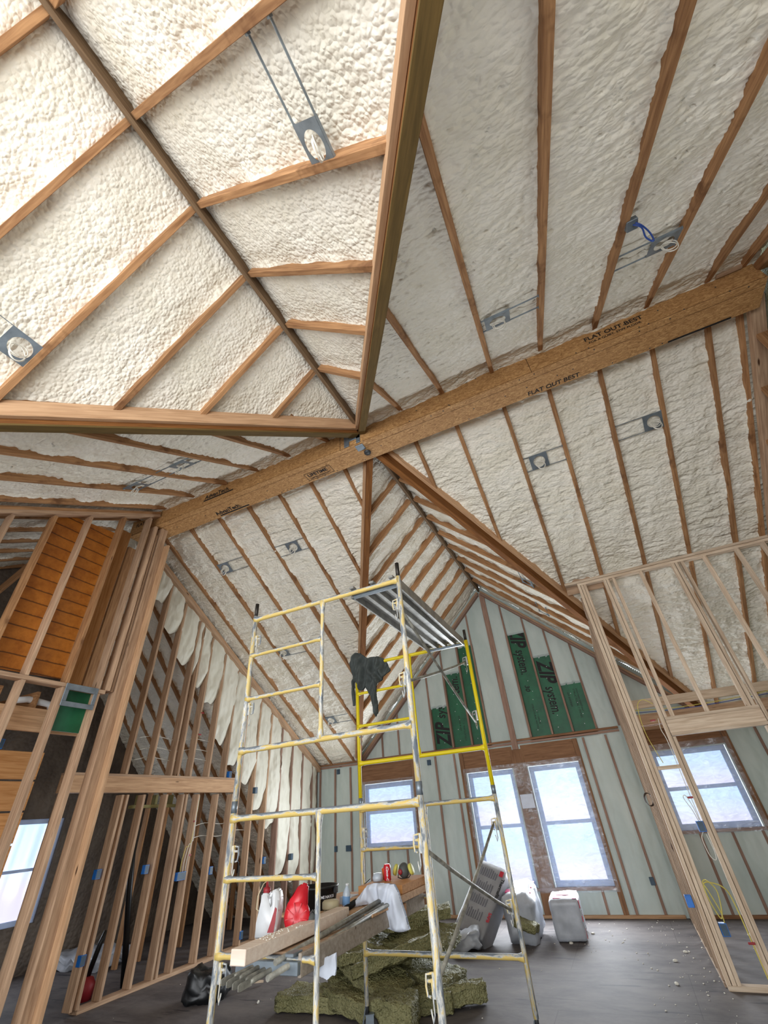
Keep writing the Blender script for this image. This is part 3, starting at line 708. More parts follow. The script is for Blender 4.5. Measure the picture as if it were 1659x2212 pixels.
for i, yy in enumerate((8.4, 8.65, 8.9)):
    hboard('ceiling_joist', .36, 2.89, yy, 2.50+.03*i, .04, .09, 'gable_stud', f'ceiling joist of the side room, {ORD[i]} behind the ledgers', 'joist', group='side room ceiling joists')

# ------------------------------------------------------------------ left walls
# near left wall, framing only
FX = -5.60
def lstud(y, z0, z1, label, w=.038, d=.13, mat='warm_stud', x=FX, name='wall_stud', group='near left wall studs'):
    return board(name, (x-d/2, y, z0), (x-d/2, y, z1), w, d, (1, 0, 0), mat, label, 'stud', group)
fz = lambda y: main_z(y)-.13
for i, y in enumerate([1.02, 1.43, 1.83, 2.25, 2.655, 3.105, 3.50]):
    if y < 1.2: continue
    lstud(y, 3.17, fz(y), f'tall near left wall stud above the mid plate, {ORD[6-i]} left of the corner post', mat='rafter_wood' if i in (3, 5) else 'warm_stud')
for i, y in enumerate([2.20, 2.645, 3.09, 3.515]):
    lstud(y, .04, 3.12, f'near left wall stud below the mid plate, {ORD[3-i]} left of the corner post', w=.045)
lstud(3.63, 3.17, 5.72, 'corner post stud under the beam end, left ply', w=.05, group=None)
lstud(3.70, 3.17, 5.60, 'corner post stud under the beam end, recessed middle ply', w=.035, x=FX-.03, group=None)
lstud(3.785, .04, 5.75, 'corner post stud under the beam end, wide right ply', w=.11, group=None)
board('corner_board', (FX+.045, 3.86, 0), (FX+.045, 3.86, 5.45), .04, .10, (1, 0, 0), 'nailer_wood', 'light vertical board on the face of the corner post', 'board')
board('mid_plate', (FX-.065, 1.0, 3.145), (FX-.065, 3.60, 3.145), .13, .045, (0, 0, 1), 'warm_stud', 'horizontal mid plate of the near left wall', 'plate')
board('bottom_plate', (FX-.065, 1.0, .02), (FX-.065, 3.84, .02), .13, .04, (0, 0, 1), 'warm_stud', 'bottom plate of the near left wall on the floor', 'plate')
for k_ in range(2):
    board('rake_board', (FX-.05, YF-.02, ZT-.04-.05*k_), (FX-.05, -1.5, main_z(-1.5)-.04-.05*k_), .14, .045, nf, 'rafter_wood' if k_ == 0 else 'warm_stud', f'rake plate on top of the near left wall, {"lower" if k_ else "upper"} layer', 'rake board')
board('rim_board', (FX-.30, .9, 2.80), (FX-.30, 3.62, 2.80), .04, .24, (0, 0, 1), 'nailer_wood', 'wide light floor rim board behind the near left wall studs', 'board')
# amber plywood panel behind the studs
bm = bmesh.new(); prism_bm(bm, [(2.29, 3.22), (3.17, 3.24), (3.165, 5.37), (2.29, 5.28)], -5.775, -5.757, 'YZ'); o = link('amber_plywood', done(bm), 'amber_plywood')
tag(o, 'amber plywood sheet with dark plank seams behind the left studs', 'plywood')
# green recess box between two studs
gb = empty('recess_box', (FX-.02, 3.13, 2.81), 'green backed recess box with grey metal trim between left studs', 'recess box'); bpy.context.view_layer.update()
for nm, a, mt in (('back_panel', (FX-.125, FX-.11, 3.12, 3.495, 2.68, 3.13), 'green_board'), ('trim', (FX-.0, FX+.012, 3.10, 3.50, 3.10, 3.17), 'galvanised'), ('trim', (FX-.0, FX+.012, 3.10, 3.50, 2.92, 2.975), 'galvanised'), ('trim', (FX-.0, FX+.012, 3.10, 3.15, 2.975, 3.10), 'galvanised'), ('trim', (FX-.0, FX+.012, 3.455, 3.50, 2.975, 3.10), 'galvanised')):
    o = boxo(nm, *a, mt); o.parent = gb; o.matrix_parent_inverse = gb.matrix_world.inverted()
board('hanging_board', (-5.95, 3.36, 3.2), (-5.95, 3.36, 5.6), .20, .04, (1, 0, 0), 'orange_lumber', 'wide brown board standing behind the corner post', 'board')
board('hanging_board', (-6.15, 3.72, 3.2), (-6.15, 3.72, 5.5), .24, .045, (1, 0, 0), 'rafter_wood', 'second wide brown board further behind the corner post', 'board')
for i, z in enumerate((1.50, 1.80, 2.10, 2.40)):
    board('stair_board', (-6.32, 2.2, z), (-6.32, 3.52, z), .04, .28, (0, 0, 1), 'orange_lumber', f'orange board stacked on edge at the far left, {["lowest", "second from the bottom", "third from the bottom", "topmost"][i]}', 'board', 'orange boards at the far left')
# far left wall: studs, header, foam fill
BX = -6.50
bz = lambda y: main_z(y)-.13
lows = [4.89, 4.97, 5.25, 5.66, 5.99, 6.06, 6.31, 6.75, 7.12]
for i, y in enumerate(lows):
    board('wall_stud', (BX-.065, y, .04), (BX-.065, y, 2.12), .04, .13, (1, 0, 0), 'warm_stud', f'far left wall stud under the long header, {ORD[i]} from the camera side', 'stud', 'far left wall studs under the header')
ups = [4.45, 4.86, 5.26, 5.66, 5.80, 6.06, 6.46, 6.86]
for i, y in enumerate(ups):
    board('wall_stud', (BX-.065, y, 2.37), (BX-.065, y, bz(y)), .04, .13, (1, 0, 0), 'warm_stud', f'stud of the far left wall above the long header, {ORD[i]} from the camera side', 'stud', 'far left wall studs above the header')
fulls = [4.05, 7.28, 7.68, 8.08, 8.49, 8.90, 9.30, 9.70, 9.88]
for i, y in enumerate(fulls):
    board('wall_stud', (BX-.065, y, .04), (BX-.065, y, bz(y)), .04, .13, (1, 0, 0), 'gable_stud' if y > 8.2 else 'warm_stud', f'full height stud of the far left wall, {ORD[i]} counted toward the far wall', 'stud', 'full height studs of the far left wall')
board('wall_header', (BX-.06, 4.0, 2.245), (BX-.06, 7.26, 2.245), .13, .20, (0, 0, 1), 'nailer_wood', 'long yellowish header across the far left wall', 'header')
board('header_plate', (BX-.06, 4.0, 2.355), (BX-.06, 7.26, 2.355), .14, .03, (0, 0, 1), 'warm_stud', 'thin plate lying on the long header of the far left wall', 'plate')
board('bottom_plate', (BX-.065, 4.97, .02), (BX-.065, YG, .02), .14, .04, (0, 0, 1), 'warm_stud', 'bottom plate of the far left wall on the floor', 'plate')
for k_ in range(2):
    board('rake_board', (BX-.0, YK+.1, main_z(YK+.1)-.03-.05*k_), (BX-.0, YG-.02, main_z(YG)-.03-.05*k_), .16, .05, nb, 'nailer_wood' if k_ == 0 else 'warm_stud', f'long rake plate on top of the far left wall, {"lower" if k_ else "upper"} layer', 'rake board')
board('nailing_block', (BX-.2, 5.2, 1.98), (BX-.2, 6.15, 1.98), .09, .04, (0, 0, 1), 'green_treated', 'greenish board between studs below the long header', 'board')
for i, y in enumerate((5.35, 5.65, 5.95)):
    board('short_block', (BX-.25, y, 1.99), (BX-.25, y, 2.13), .04, .09, (1, 0, 0), 'green_treated', f'short greenish block under the header, {ORD[i]} from the camera side', 'block', 'short greenish blocks')
# ragged foam in the bays of the far left wall
zs = np.arange(0, 6.0, .03)
pieces = []
allst = sorted(set(ups+fulls))
allst = [y for y in allst if y > 4.4]
rg = random.Random(5)
pts = [(4.3, 5.35), (4.72, 5.05), (5.12, 4.52), (5.48, 4.10), (5.95, 3.79), (6.27, 3.5), (6.72, 3.05), (7.47, 2.26), (7.85, 1.93), (8.39, 1.46), (8.74, .94), (9.12, .76), (9.5, .0), (10, 0)]
def low(y): return float(np.interp(y, [p[0] for p in pts], [p[1] for p in pts]))
bmf = bmesh.new()
for bi, (a, b) in enumerate(zip(allst, allst[1:])):
    if b-a < .12: continue
    top = main_z(a)-.02; mid = (a+b)/2; lo = low(mid)+rg.uniform(-.22, .06)
    ny = 16; nz = max(6, int((top-lo)/.03)); rows = []
    for j in range(nz+1):
        row = []
        for i in range(ny+1):
            u = i/ny; yv = a+(b-a)*u
            rag = (.15*abs(2*u-1)**2.6+.10*noise.noise(V((yv*7, bi*3.1, 0))))*(1 if lo > .05 else 0)
            l0 = lo+rag; t_ = main_z(yv)-.08; z = l0+(t_-l0)*j/nz
            edge = min(1, (z-l0)/.22)
            near_ = 1-.7*min(1, (yv-4.4)/4.0)
            n = noise.noise(V((yv*4, z*1.6, bi)))*.05+noise.noise(V((yv*11, z*4, bi)))*.03+noise.noise(V((yv*26, z*12, bi)))*.012
            xo = BX-.075+(.055+.05*near_*math.sin(PI*u)+n)*edge
            row.append(bmf.verts.new((xo, yv, z)))
        rows.append(row)
    for j in range(nz):
        for i in range(ny):
            f = bmf.faces.new((rows[j][i], rows[j][i+1], rows[j+1][i+1], rows[j+1][i])); f.smooth = True
me = bpy.data.meshes.new('foam'); bmf.to_mesh(me); bmf.free()
tag(link('wall_left', me, 'left_foam'), kind='structure')
# outer room to the left
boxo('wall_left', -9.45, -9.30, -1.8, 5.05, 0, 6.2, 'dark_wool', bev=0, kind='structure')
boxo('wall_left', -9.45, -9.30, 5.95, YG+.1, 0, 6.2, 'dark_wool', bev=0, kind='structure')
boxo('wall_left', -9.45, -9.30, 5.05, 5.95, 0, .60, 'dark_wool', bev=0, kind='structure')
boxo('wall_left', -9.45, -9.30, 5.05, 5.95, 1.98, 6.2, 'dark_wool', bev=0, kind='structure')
bm = bmesh.new()
for a, b, c, d in ((5.05, 5.95, .60, .67), (5.05, 5.95, 1.91, 1.98), (5.05, 5.12, .67, 1.91), (5.88, 5.95, .67, 1.91), (5.12, 5.88, 1.27, 1.31)): box_bm(bm, -9.42, -9.34, a, b, c, d, .003)
w5 = tag(link('window_5', done(bm), 'window_vinyl'), kind='structure')
bm = bmesh.new(); box_bm(bm, -.004, .004, -.38, .38, -.62, .62); p = link('pane', done(bm), 'daylit_glass', w5); p.location = (-9.39, 5.5, 1.29)
area('window_daylight', (-9.2, 5.5, 1.3), (0, math.radians(-90), 0), 1.1, .8, 10, (.82, .9, 1))
for i, y in enumerate((6.3, 6.7, 7.1, 7.5, 7.9, 8.3, 8.7)):
    board('closet_stud', (-7.65, y, .04), (-7.65, y, 2.4), .04, .09, (1, 0, 0), 'rafter_wood', f'dim stud of the closet wall in the left room, {ORD[i]} from the camera side', 'stud', 'closet wall studs in the left room')
board('top_plate', (-7.65, 6.2, 2.42), (-7.65, 8.8, 2.42), .09, .04, (0, 0, 1), 'rafter_wood', 'top plate of the dim closet wall in the left room', 'plate')
for i, (a, b) in enumerate((((-6.0, .9, 3.5), (-8.6, 2.6, 5.0)), ((-6.0, 1.6, 4.6), (-8.8, 2.4, 3.9)), ((-6.1, 2.7, 5.3), (-9.0, 2.9, 4.4)))):
    board('roof_brace', a, b, .04, .14, (0, 0, 1), 'rafter_wood', f'dim diagonal roof brace in the left room, {["lowest", "middle", "highest"][i]} one', 'brace', 'diagonal braces in the left room')
for i, y in enumerate((1.4, 1.8, 2.2, 2.6, 3.0, 3.4)):
    board('floor_joist', (-5.9, y, 3.0), (-9.2, y, 3.0), .04, .20, (0, 0, 1), 'rafter_wood', f'dim floor joist in the left room, {ORD[i]} from the camera side', 'joist', 'loft floor joists')
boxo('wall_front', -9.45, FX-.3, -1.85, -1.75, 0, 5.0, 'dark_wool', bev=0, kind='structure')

# ------------------------------------------------------------------ scaffold
def adopt(o, par):
    bpy.context.view_layer.update(); o.parent = par; o.matrix_parent_inverse = par.matrix_world.inverted(); return o
PXL, PXM, PXR = -2.755, -1.98, -1.21
YN, YFR = 3.05, 5.10
def scaffold_frame(y, z0, mat, label, pins):
    e = empty('scaffold', (PXL, y, z0), label, 'scaffold frame'); bpy.context.view_layer.update()
    H = 1.51; r = .0215
    def tb(nm, pts, rr, m=mat): return adopt(tube(nm, pts, rr, m, n=14), e)
    for x in (PXL, PXR): tb('post', [(x, y, z0), (x, y, z0+H)], r)
    def bar(nm, xa, xb, z, rr):
        tb(nm, m='worn_yellow_bar' if mat == 'worn_yellow' else mat, rr=[rr*1.7, rr*1.35, rr, rr, rr*1.35, rr*1.7], pts=[(xa, y, z), (xa+.03, y, z), (xa+.06, y, z), (xb-.06, y, z), (xb-.03, y, z), (xb, y, z)])
    bar('crossbar', PXL, PXR, z0+H-.035, .021); bar('crossbar', PXL, PXR, z0+.345, .021)
    for h in (.745, 1.125): bar('rung', PXL, PXM, z0+h, .0165)
    tb('middle_post', [(PXM, y, z0+H-.035), (PXM, y, z0+H-.08), (PXM, y, z0+H-.13), (PXM, y, z0+.44), (PXM, y, z0+.40), (PXM, y, z0+.345)], [.03, .024, .017, .017, .024, .03])
    for x in (PXL, PXR):
        tb('coupling_pin', [(x, y, z0+H), (x, y, z0+H+(.13 if pins else .075))], .0175 if pins else .023, 'steel_dark_pin' if pins else 'galvanised')
        s = 1 if x == PXL else -1
        for h in (.66, 1.26):
            bm = bmesh.new(); bx = s*.024
            tube_bm(bm, [(0, 0, .05), (bx*1.0, 0, .05), (bx*2.4, 0, .045), (bx*2.6, 0, .0), (bx*2.4, 0, -.035), (bx*1.6, 0, -.04)], .006, 6)
            tube_bm(bm, [(0, 0, .02), (bx*2.2, 0, .02)], .008, 6); tube_bm(bm, [(bx*1.1, -.006, .03), (bx*1.0, -.006, -.10), (bx*1.4, -.006, -.13), (bx*1.8, -.006, -.08)], .0045, 6)
            box_bm(bm, min(0, bx*.9), max(0, bx*.9), -.012, .012, -.045, .055, .003)
            o = link('brace_lock', done(bm), mat if mat != 'bright_yellow' else 'deck_metal'); o.location = (x+s*.016, y+(.012 if y < 4 else -.012), z0+h); adopt(o, e)
    return e
Z1, Z2 = .215, 1.795
scaffold_frame(YN, Z1, 'worn_yellow', 'lower near scaffold frame, worn cream paint, in front of the item pile', False)
scaffold_frame(YN, Z2, 'worn_yellow', 'upper near scaffold frame, worn cream paint, carrying the metal platform', True)
scaffold_frame(YFR, Z1, 'worn_yellow', 'lower far scaffold frame, worn cream paint, behind the item pile', False)
scaffold_frame(YFR, Z2, 'bright_yellow', 'upper far scaffold frame in bright yellow paint', True)
def caster(x, y, rz, label):
    e = empty('caster_wheel', (x, y, 0), label, 'caster', 'scaffold casters', rz); bpy.context.view_layer.update()
    bm = bmesh.new(); mx = Matrix.Translation((.03, 0, .075)) @ Matrix.Rotation(PI/2, 4, 'X')
    lathe_bm(bm, [(.03, -.022), (.062, -.022), (.075, -.014), (.075, .014), (.062, .022), (.03, .022)], 24, mx); link('wheel', done(bm), 'caster_rubber', e)
    bm = bmesh.new()
    for s in (-1, 1): box_bm(bm, -.015, .06, s*.032-.003, s*.032+.003, .05, .165, .002)
    box_bm(bm, -.02, .065, -.035, .035, .16, .168, .002); link('fork', done(bm), 'galvanised', e)
    link('stem', (lambda b: (tube_bm(b, [(0, 0, .165), (0, 0, .25)], .016, 10), done(b))[1])(bmesh.new()), 'dark_steel', e)
    bm = bmesh.new(); box_bm(bm, -.07, -.06, -.02, .02, .05, .2, .004, mat=Matrix.Rotation(.25, 4, 'Y')); link('brake_lever', done(bm), 'galvanised', e)
caster(PXL, YFR, .5, 'caster under the far left scaffold post, beside the mineral wool')
caster(PXR, YFR, -.4, 'caster under the far right scaffold post')
caster(PXL, YN, .2, 'caster under the near left scaffold post')
caster(PXR, YN, 0, 'caster under the near right scaffold post')
def brace(A, B, label):
    A, B = V(A), V(B); e = empty('cross_brace', A, label, 'scaffold brace', 'scaffold cross braces'); bpy.context.view_layer.update()
    d = (B-A).normalized(); m = (A+B)/2+V((0, 0, -.012))
    adopt(tube('rod', [A+d*.06, A.lerp(m, .5)+V((0, 0, -.004)), m, m.lerp(B, .5)+V((0, 0, -.004)), B-d*.06], .0125, 'brace_steel', n=10), e)
    for P in (A, B):
        Q = P+d*(.08 if P is A else -.08); adopt(board('flattened_end', P, Q, .006, .03, (0, 0, 1), 'brace_steel'), e)
xb = PXR-.035
brace((xb, YN+.03, 3.06), (xb, YFR-.03, 2.36), 'grey brace from the upper near post top, sloping down to the yellow frame')
brace((xb-.015, YN+.03, 2.44), (xb-.015, YFR-.03, 3.04), 'grey brace rising from the near post to the top of yellow frame')
brace((xb, YN+.03, 1.46), (xb, YFR-.03, .86), 'grey brace falling from the near post toward the leaning bag')
brace((xb-.015, YN+.03, .84), (xb-.015, YFR-.03, 1.49), 'grey brace rising in front of the leaning insulation bag')
# metal platform
pf = empty('scaffold_platform', (-1.69, YN, 3.27), 'grey ribbed metal work platform across the top of the scaffold', 'scaffold platform'); bpy.context.view_layer.update()
adopt(boxo('deck_sheet', -1.68, -1.23, YN+.04, YFR-.04, 3.300, 3.306, 'deck_metal', bev=0), pf)
for x in (-1.685, -1.235): adopt(boxo('side_rail', x-.008, x+.008, YN+.03, YFR-.03, 3.235, 3.325, 'deck_metal'), pf)
for x in (-1.575, -1.46, -1.345):
    bm = bmesh.new(); prism_bm(bm, [(-.032, .05), (-.018, 0), (.018, 0), (.032, .05)], 0, YFR-YN-.1, 'XZ'); o = link('rib', done(bm), 'deck_metal'); o.location = (x, YN+.05, 3.252); adopt(o, pf)
for y in (YN+.035, YFR-.075): adopt(boxo('end_channel', -1.70, -1.22, y, y+.03, 3.235, 3.262, 'galvanised'), pf)
for x in (-1.66, -1.46, -1.27):
    for y in (YN, YFR): adopt(boxo('hook', x-.022, x+.022, y-.03, y+.03, 3.298, 3.322, 'deck_metal'), pf)

# ------------------------------------------------------------------ work deck and the pile of things on it
wd = empty('work_deck', (-2.55, 2.98, .975), 'lower deck plank hooked between the scaffold frames under the pile', 'scaffold deck'); bpy.context.view_layer.update()
adopt(boxo('deck_board', -2.53, -2.10, 3.07, 5.06, .968, .985, 'warm_stud'), wd)
for x in (-2.54, -2.09): adopt(boxo('side_rail', x-.012, x+.012, 3.03, 5.08, .885, .99, 'weathered_wood'), wd)
adopt(boxo('end_rail', -2.55, -2.08, 2.995, 3.03, .90, .96, 'galvanised'), wd)
for x in (-2.50, -2.14): adopt(boxo('hook', x-.03, x+.03, 2.99, 3.09, .978, .995, 'galvanised'), wd)
boxo('plywood_sheet', -2.97, -2.06, 3.95, 5.02, .995, 1.013, 'nailer_wood', label='piece of plywood lying on the lower deck under the black tub', cat='plywood')
DZ = 1.013
boxo('timber_block', -2.36, -2.25, 2.72, 3.92, .995, 1.065, 'fresh_cut', bev=.004, label='thick pale timber with white crumbs, its sawn end toward the camera', cat='timber')
boxo('plank', -2.46, -2.0, 4.30, 5.04, 1.014, 1.062, 'nailer_wood', label='weathered plank under the orange board at the far end', cat='plank')
boxo('plank', -2.44, -2.005, 4.42, 5.05, 1.064, 1.125, 'orange_lumber', label='orange brown board on top of the plank at the far end', cat='plank')
boxo('wood_block', -2.1, -2.03, 4.46, 4.54, .90, .994, 'orange_lumber', label='small wooden block beside the far end of the deck', cat='block')
# folded bundle of spare braces
def spare(i, A, B, label):
    A, B = V(A), V(B); e = empty('spare_brace', A, label, 'scaffold brace', 'spare braces on the deck'); bpy.context.view_layer.update(); d = (B-A).normalized()
    adopt(tube('rod', [A+d*.08, A+d*.10, B], [.010, .0135, .0135], 'brace_steel', n=10), e)
    bm = bmesh.new(); prism_bm(bm, [(-.01, -.017), (.075, -.017), (.09, -.012), (.09, .012), (.075, .017), (-.01, .017)], -.003, .003, 'XZ', bev=.001)
    o = link('flattened_end', done(bm), 'brace_steel'); Mx, _ = frame(A+d*.08, A, (0, 0, 1)); o.matrix_world = Matrix.Translation(A+d*.08) @ Mx; adopt(o, e)
for i, (A, B) in enumerate((((-2.45, 2.78, .915), (-2.17, 4.6, 1.03)), ((-2.405, 2.775, .91), (-2.13, 4.6, 1.06)), ((-2.355, 2.77, .905), (-2.10, 4.6, 1.03)), ((-2.31, 2.765, .90), (-2.05, 4.62, 1.065)))):
    spare(i, A, B, f'spare grey brace lying on the deck, {["leftmost", "second from the left", "third from the left", "rightmost"][i]} flattened end')
tube('steel_tube', [(-2.21, 2.95, .965), (-2.17, 3.4, 1.0), (-2.12, 4.5, 1.07)], .016, 'brace_steel', n=12, label='grey tube lying on top of the spare braces', cat='tube')
tube('steel_tube', [(-2.16, 2.82, .93), (-2.05, 4.4, 1.04)], .015, 'brace_steel', n=12, label='grey tube along the right edge of the deck', cat='tube')
# gallon jug
jg = empty('plastic_jug', (-2.57, 3.32, 1.0), 'white plastic jug with red cap standing at the deck left end', 'jug', rz=.25)
bm = bmesh.new(); prism_bm(bm, [(-.075, 0), (.062, 0), (.078, .05), (.088, .14), (.09, .20), (.075, .245), (.045, .255), (.028, .235), (.05, .205), (.052, .17), (.03, .14), (.005, .20), (-.002, .235), (-.045, .235), (-.05, .16), (-.068, .08)], -.05, .05, 'XZ', bev=.008)
link('bottle', done(bm, True), 'white_plastic', jg)
lathe('cap', [(.026, 0), (.026, .03), (.012, .034), (.008, .06), (.004, .075)], 'label_red', jg, mx=Matrix.Translation((-.024, 0, .232)))
tube('spray_hose', [(-.024, 0, .30), (-.05, -.01, .285), (-.085, -.015, .22), (-.09, -.015, .15), (-.06, -.015, .135)], .0035, 'cream_plastic', jg)
bm = bmesh.new(); prism_bm(bm, [(.02, .03), (.066, .03), (.076, .08), (.083, .15), (.07, .16), (.045, .09)], -.0515, -.0505, 'XZ'); link('label', done(bm), 'label_red', jg)
# red blower
bl = empty('leaf_blower', (-2.42, 3.42, 1.0), 'red handheld blower propped on the timber with nozzle up', 'blower', rz=.5); bl.rotation_euler = (0, .25, .45)
bm = bmesh.new(); lathe_bm(bm, [(0, -.03), (.05, -.03), (.088, -.018), (.095, 0), (.088, .02), (.05, .03), (0, .03)], 28, Matrix.Translation((0, 0, .09)) @ Matrix.Rotation(PI/2, 4, 'X')); link('fan_housing', done(bm), 'red_plastic', bl)
bm = bmesh.new(); prism_bm(bm, [(-.095, .09), (-.085, .16), (-.03, .24), (-.02, .275), (.035, .275), (.04, .24), (.06, .16), (.06, .12)], -.022, .022, 'XZ', bev=.012); link('nozzle', done(bm, True), 'red_plastic', bl)
bm = bmesh.new()
for k in range(9):
    a = k*2*PI/9; box_bm(bm, .028, .08, -.003, .003, -.036, -.024, mat=Matrix.Translation((0, 0, .09)) @ Matrix.Rotation(PI/2, 4, 'X') @ Matrix.Rotation(a, 4, 'Z') @ Matrix.Translation((0, 0, .06)))
link('rib', done(bm), 'red_plastic', bl)
bm = bmesh.new(); lathe_bm(bm, [(0, -.042), (.026, -.042), (.030, -.028), (0, -.028)], 16, Matrix.Translation((0, 0, .09)) @ Matrix.Rotation(PI/2, 4, 'X')); link('intake_grille', done(bm), 'black_plastic', bl)
bm = bmesh.new(); prism_bm(bm, [(.03, -.05), (.10, -.06), (.15, .03), (.145, .12), (.10, .15), (.07, .10)], -.02, .05, 'XZ', bev=.01); link('motor_body', done(bm, True), 'grey_rubber', bl)
bm = bmesh.new(); prism_bm(bm, [(.02, -.04), (.05, -.045), (.14, -.10), (.13, -.13), (.03, -.09)], -.03, .03, 'XZ', bev=.006); link('handle_base', done(bm), 'red_plastic', bl)
# black tub
tb_ = empty('black_tub', (-2.72, 4.20, DZ), 'black round plastic tub standing behind the red blower', 'tub')
lathe('shell', [(.145, 0), (.168, .135), (.176, .137), (.176, .15), (.164, .15), (.14, .01), (0, .008)], 'black_plastic', tb_, n=36)
for s in (-1, 1): boxo('handle_lug', s*.176-.012, s*.176+.012, -.02, .02, .10, .145, 'black_plastic', tb_)
bpy.context.view_layer.update()
for i, ch in enumerate('MENARDS'):
    a = math.radians(-50+i*7.2); rr = .161
    lettering('printed_lettering', ch, .027, 'white_print', (-2.72+rr*math.cos(a), 4.20+rr*math.sin(a), DZ+.075), (-math.sin(a), math.cos(a), 0), (0, 0, 1), tb_, bold=.0005)
# cream two-tier case, blue tape, water bottle
ct = empty('cream_canister', (-2.44, 3.95, .99), 'cream two tier canister in front of the black tub', 'canister')
lathe('body', [(.0, 0), (.05, 0), (.056, .01), (.056, .05), (.046, .056)], 'cream_plastic', ct, n=28)
lathe('lid', [(.046, .056), (.066, .06), (.068, .068), (.068, .10), (.055, .112), (0, .114)], 'cream_plastic', ct, n=28)
bm = bmesh.new(); lathe_bm(bm, [(0, 0), (.022, 0), (.022, .11), (0, .11)], 18, Matrix.Translation((-2.41, 3.70, 1.01)) @ Matrix.Rotation(PI/2, 4, 'Y')); tag(link('blue_cylinder', done(bm), 'blue_box'), 'small blue cylinder lying between blower and cream canister', 'container')
wb = empty('water_bottle', (-2.40, 4.12, DZ), 'small clear water bottle with blue label leaning behind the canister', 'bottle'); wb.rotation_euler = (0, .12, 0)
lathe('bottle', [(0, 0), (.03, 0), (.032, .02), (.030, .06), (.032, .105), (.022, .13), (.012, .145), (.012, .155)], 'clear_bottle', wb, n=20)
lathe('label', [(.0325, .035), (.0328, .04), (.0328, .085), (.0325, .09)], 'clear_blue', wb, n=20)
lathe('cap', [(.014, .153), (.014, .168), (0, .169)], 'white_plastic', wb, n=14)
bm = bmesh.new(); tube_bm(bm, [(-2.36, 4.05, 1.03), (-2.50, 4.95, 1.06)], .022, 16); tag(link('black_pipe', done(bm), 'black_plastic'), 'short black pipe lying on the plywood toward the white cloth', 'pipe')
tube('pry_bar', [(-2.47, 4.45, 1.03), (-2.56, 4.75, 1.09), (-2.54, 4.85, 1.12)], .009, 'dark_steel', label='dark steel bar leaning over the black pipe', cat='tool')
tube('pink_strap', [(-2.39, 4.02, 1.02), (-2.41, 4.10, 1.04), (-2.44, 4.2, 1.03)], .006, 'magenta_print', label='small pink strap beside the water bottle', cat='strap')
boxo('glove_box', -2.60, -2.48, 4.36, 4.50, DZ, DZ+.05, 'white_cloth', label='small white packet behind the black pipe', cat='packet')
# can, cup, respirator
cn = empty('drink_can', (-2.275, 4.70, 1.125), 'red soda can with white script beside the respirator', 'can')
lathe('can_body', [(.0, 0), (.024, 0), (.033, .008), (.033, .108), (.026, .118), (.026, .122), (0, .119)], 'red_plastic', cn, n=24)
bpy.context.view_layer.update(); lettering('printed_lettering', 'Coca-Cola', .034, 'white_print', (-2.268, 4.665, 1.235), (0, 0, -1), (1, 0, 0), cn, shear=.4, bold=.0008)
oc = empty('orange_cup', (-2.34, 4.80, 1.125), 'orange cup standing behind the soda can', 'cup'); lathe('cup', [(0, 0), (.03, 0), (.038, .085), (.034, .085), (.027, .006)], 'orange_paint', oc, n=22)
rp = empty('respirator', (-2.17, 4.86, 1.125), 'grey half mask respirator with yellow filters on the orange board', 'respirator', rz=.1)
bm = bmesh.new(); bmesh.ops.create_uvsphere(bm, u_segments=24, v_segments=16, radius=.06, matrix=Matrix.Translation((0, 0, .055)) @ Matrix.Diagonal((.9, 1.0, 1.0, 1)))
for f in bm.faces: f.smooth = True
link('face_piece', done(bm, True), 'grey_rubber', rp)
for s in (-1, 1): lathe('filter', [(0, -.014), (.042, -.014), (.045, -.008), (.045, .010), (.04, .014), (0, .014)], 'yellow_filter', rp, n=24, mx=Matrix.Translation((s*.078, -.02, .065)) @ Matrix.Rotation(s*1.2, 4, 'Y'))
lathe('valve_cover', [(0, 0), (.02, 0), (.022, .01), (.015, .018), (0, .02)], 'label_red', rp, n=16, mx=Matrix.Translation((-.02, -.055, .05)) @ Matrix.Rotation(PI/2, 4, 'X'))
tube('strap', [(.05, 0, .06), (.07, .02, .03), (.06, -.06, .008), (.0, -.09, .005), (-.05, -.05, .01), (-.055, 0, .05)], .004, 'black_plastic', rp)
bm = bmesh.new(); lathe_bm(bm, [(0, 0), (.045, .005), (.05, .03), (.038, .06), (0, .065)], 20); o = tag(link('clear_cover', done(bm), 'clear_bottle'), 'crumpled clear plastic cup left of the soda can', 'plastic cup'); o.location = (-2.36, 4.66, 1.125)

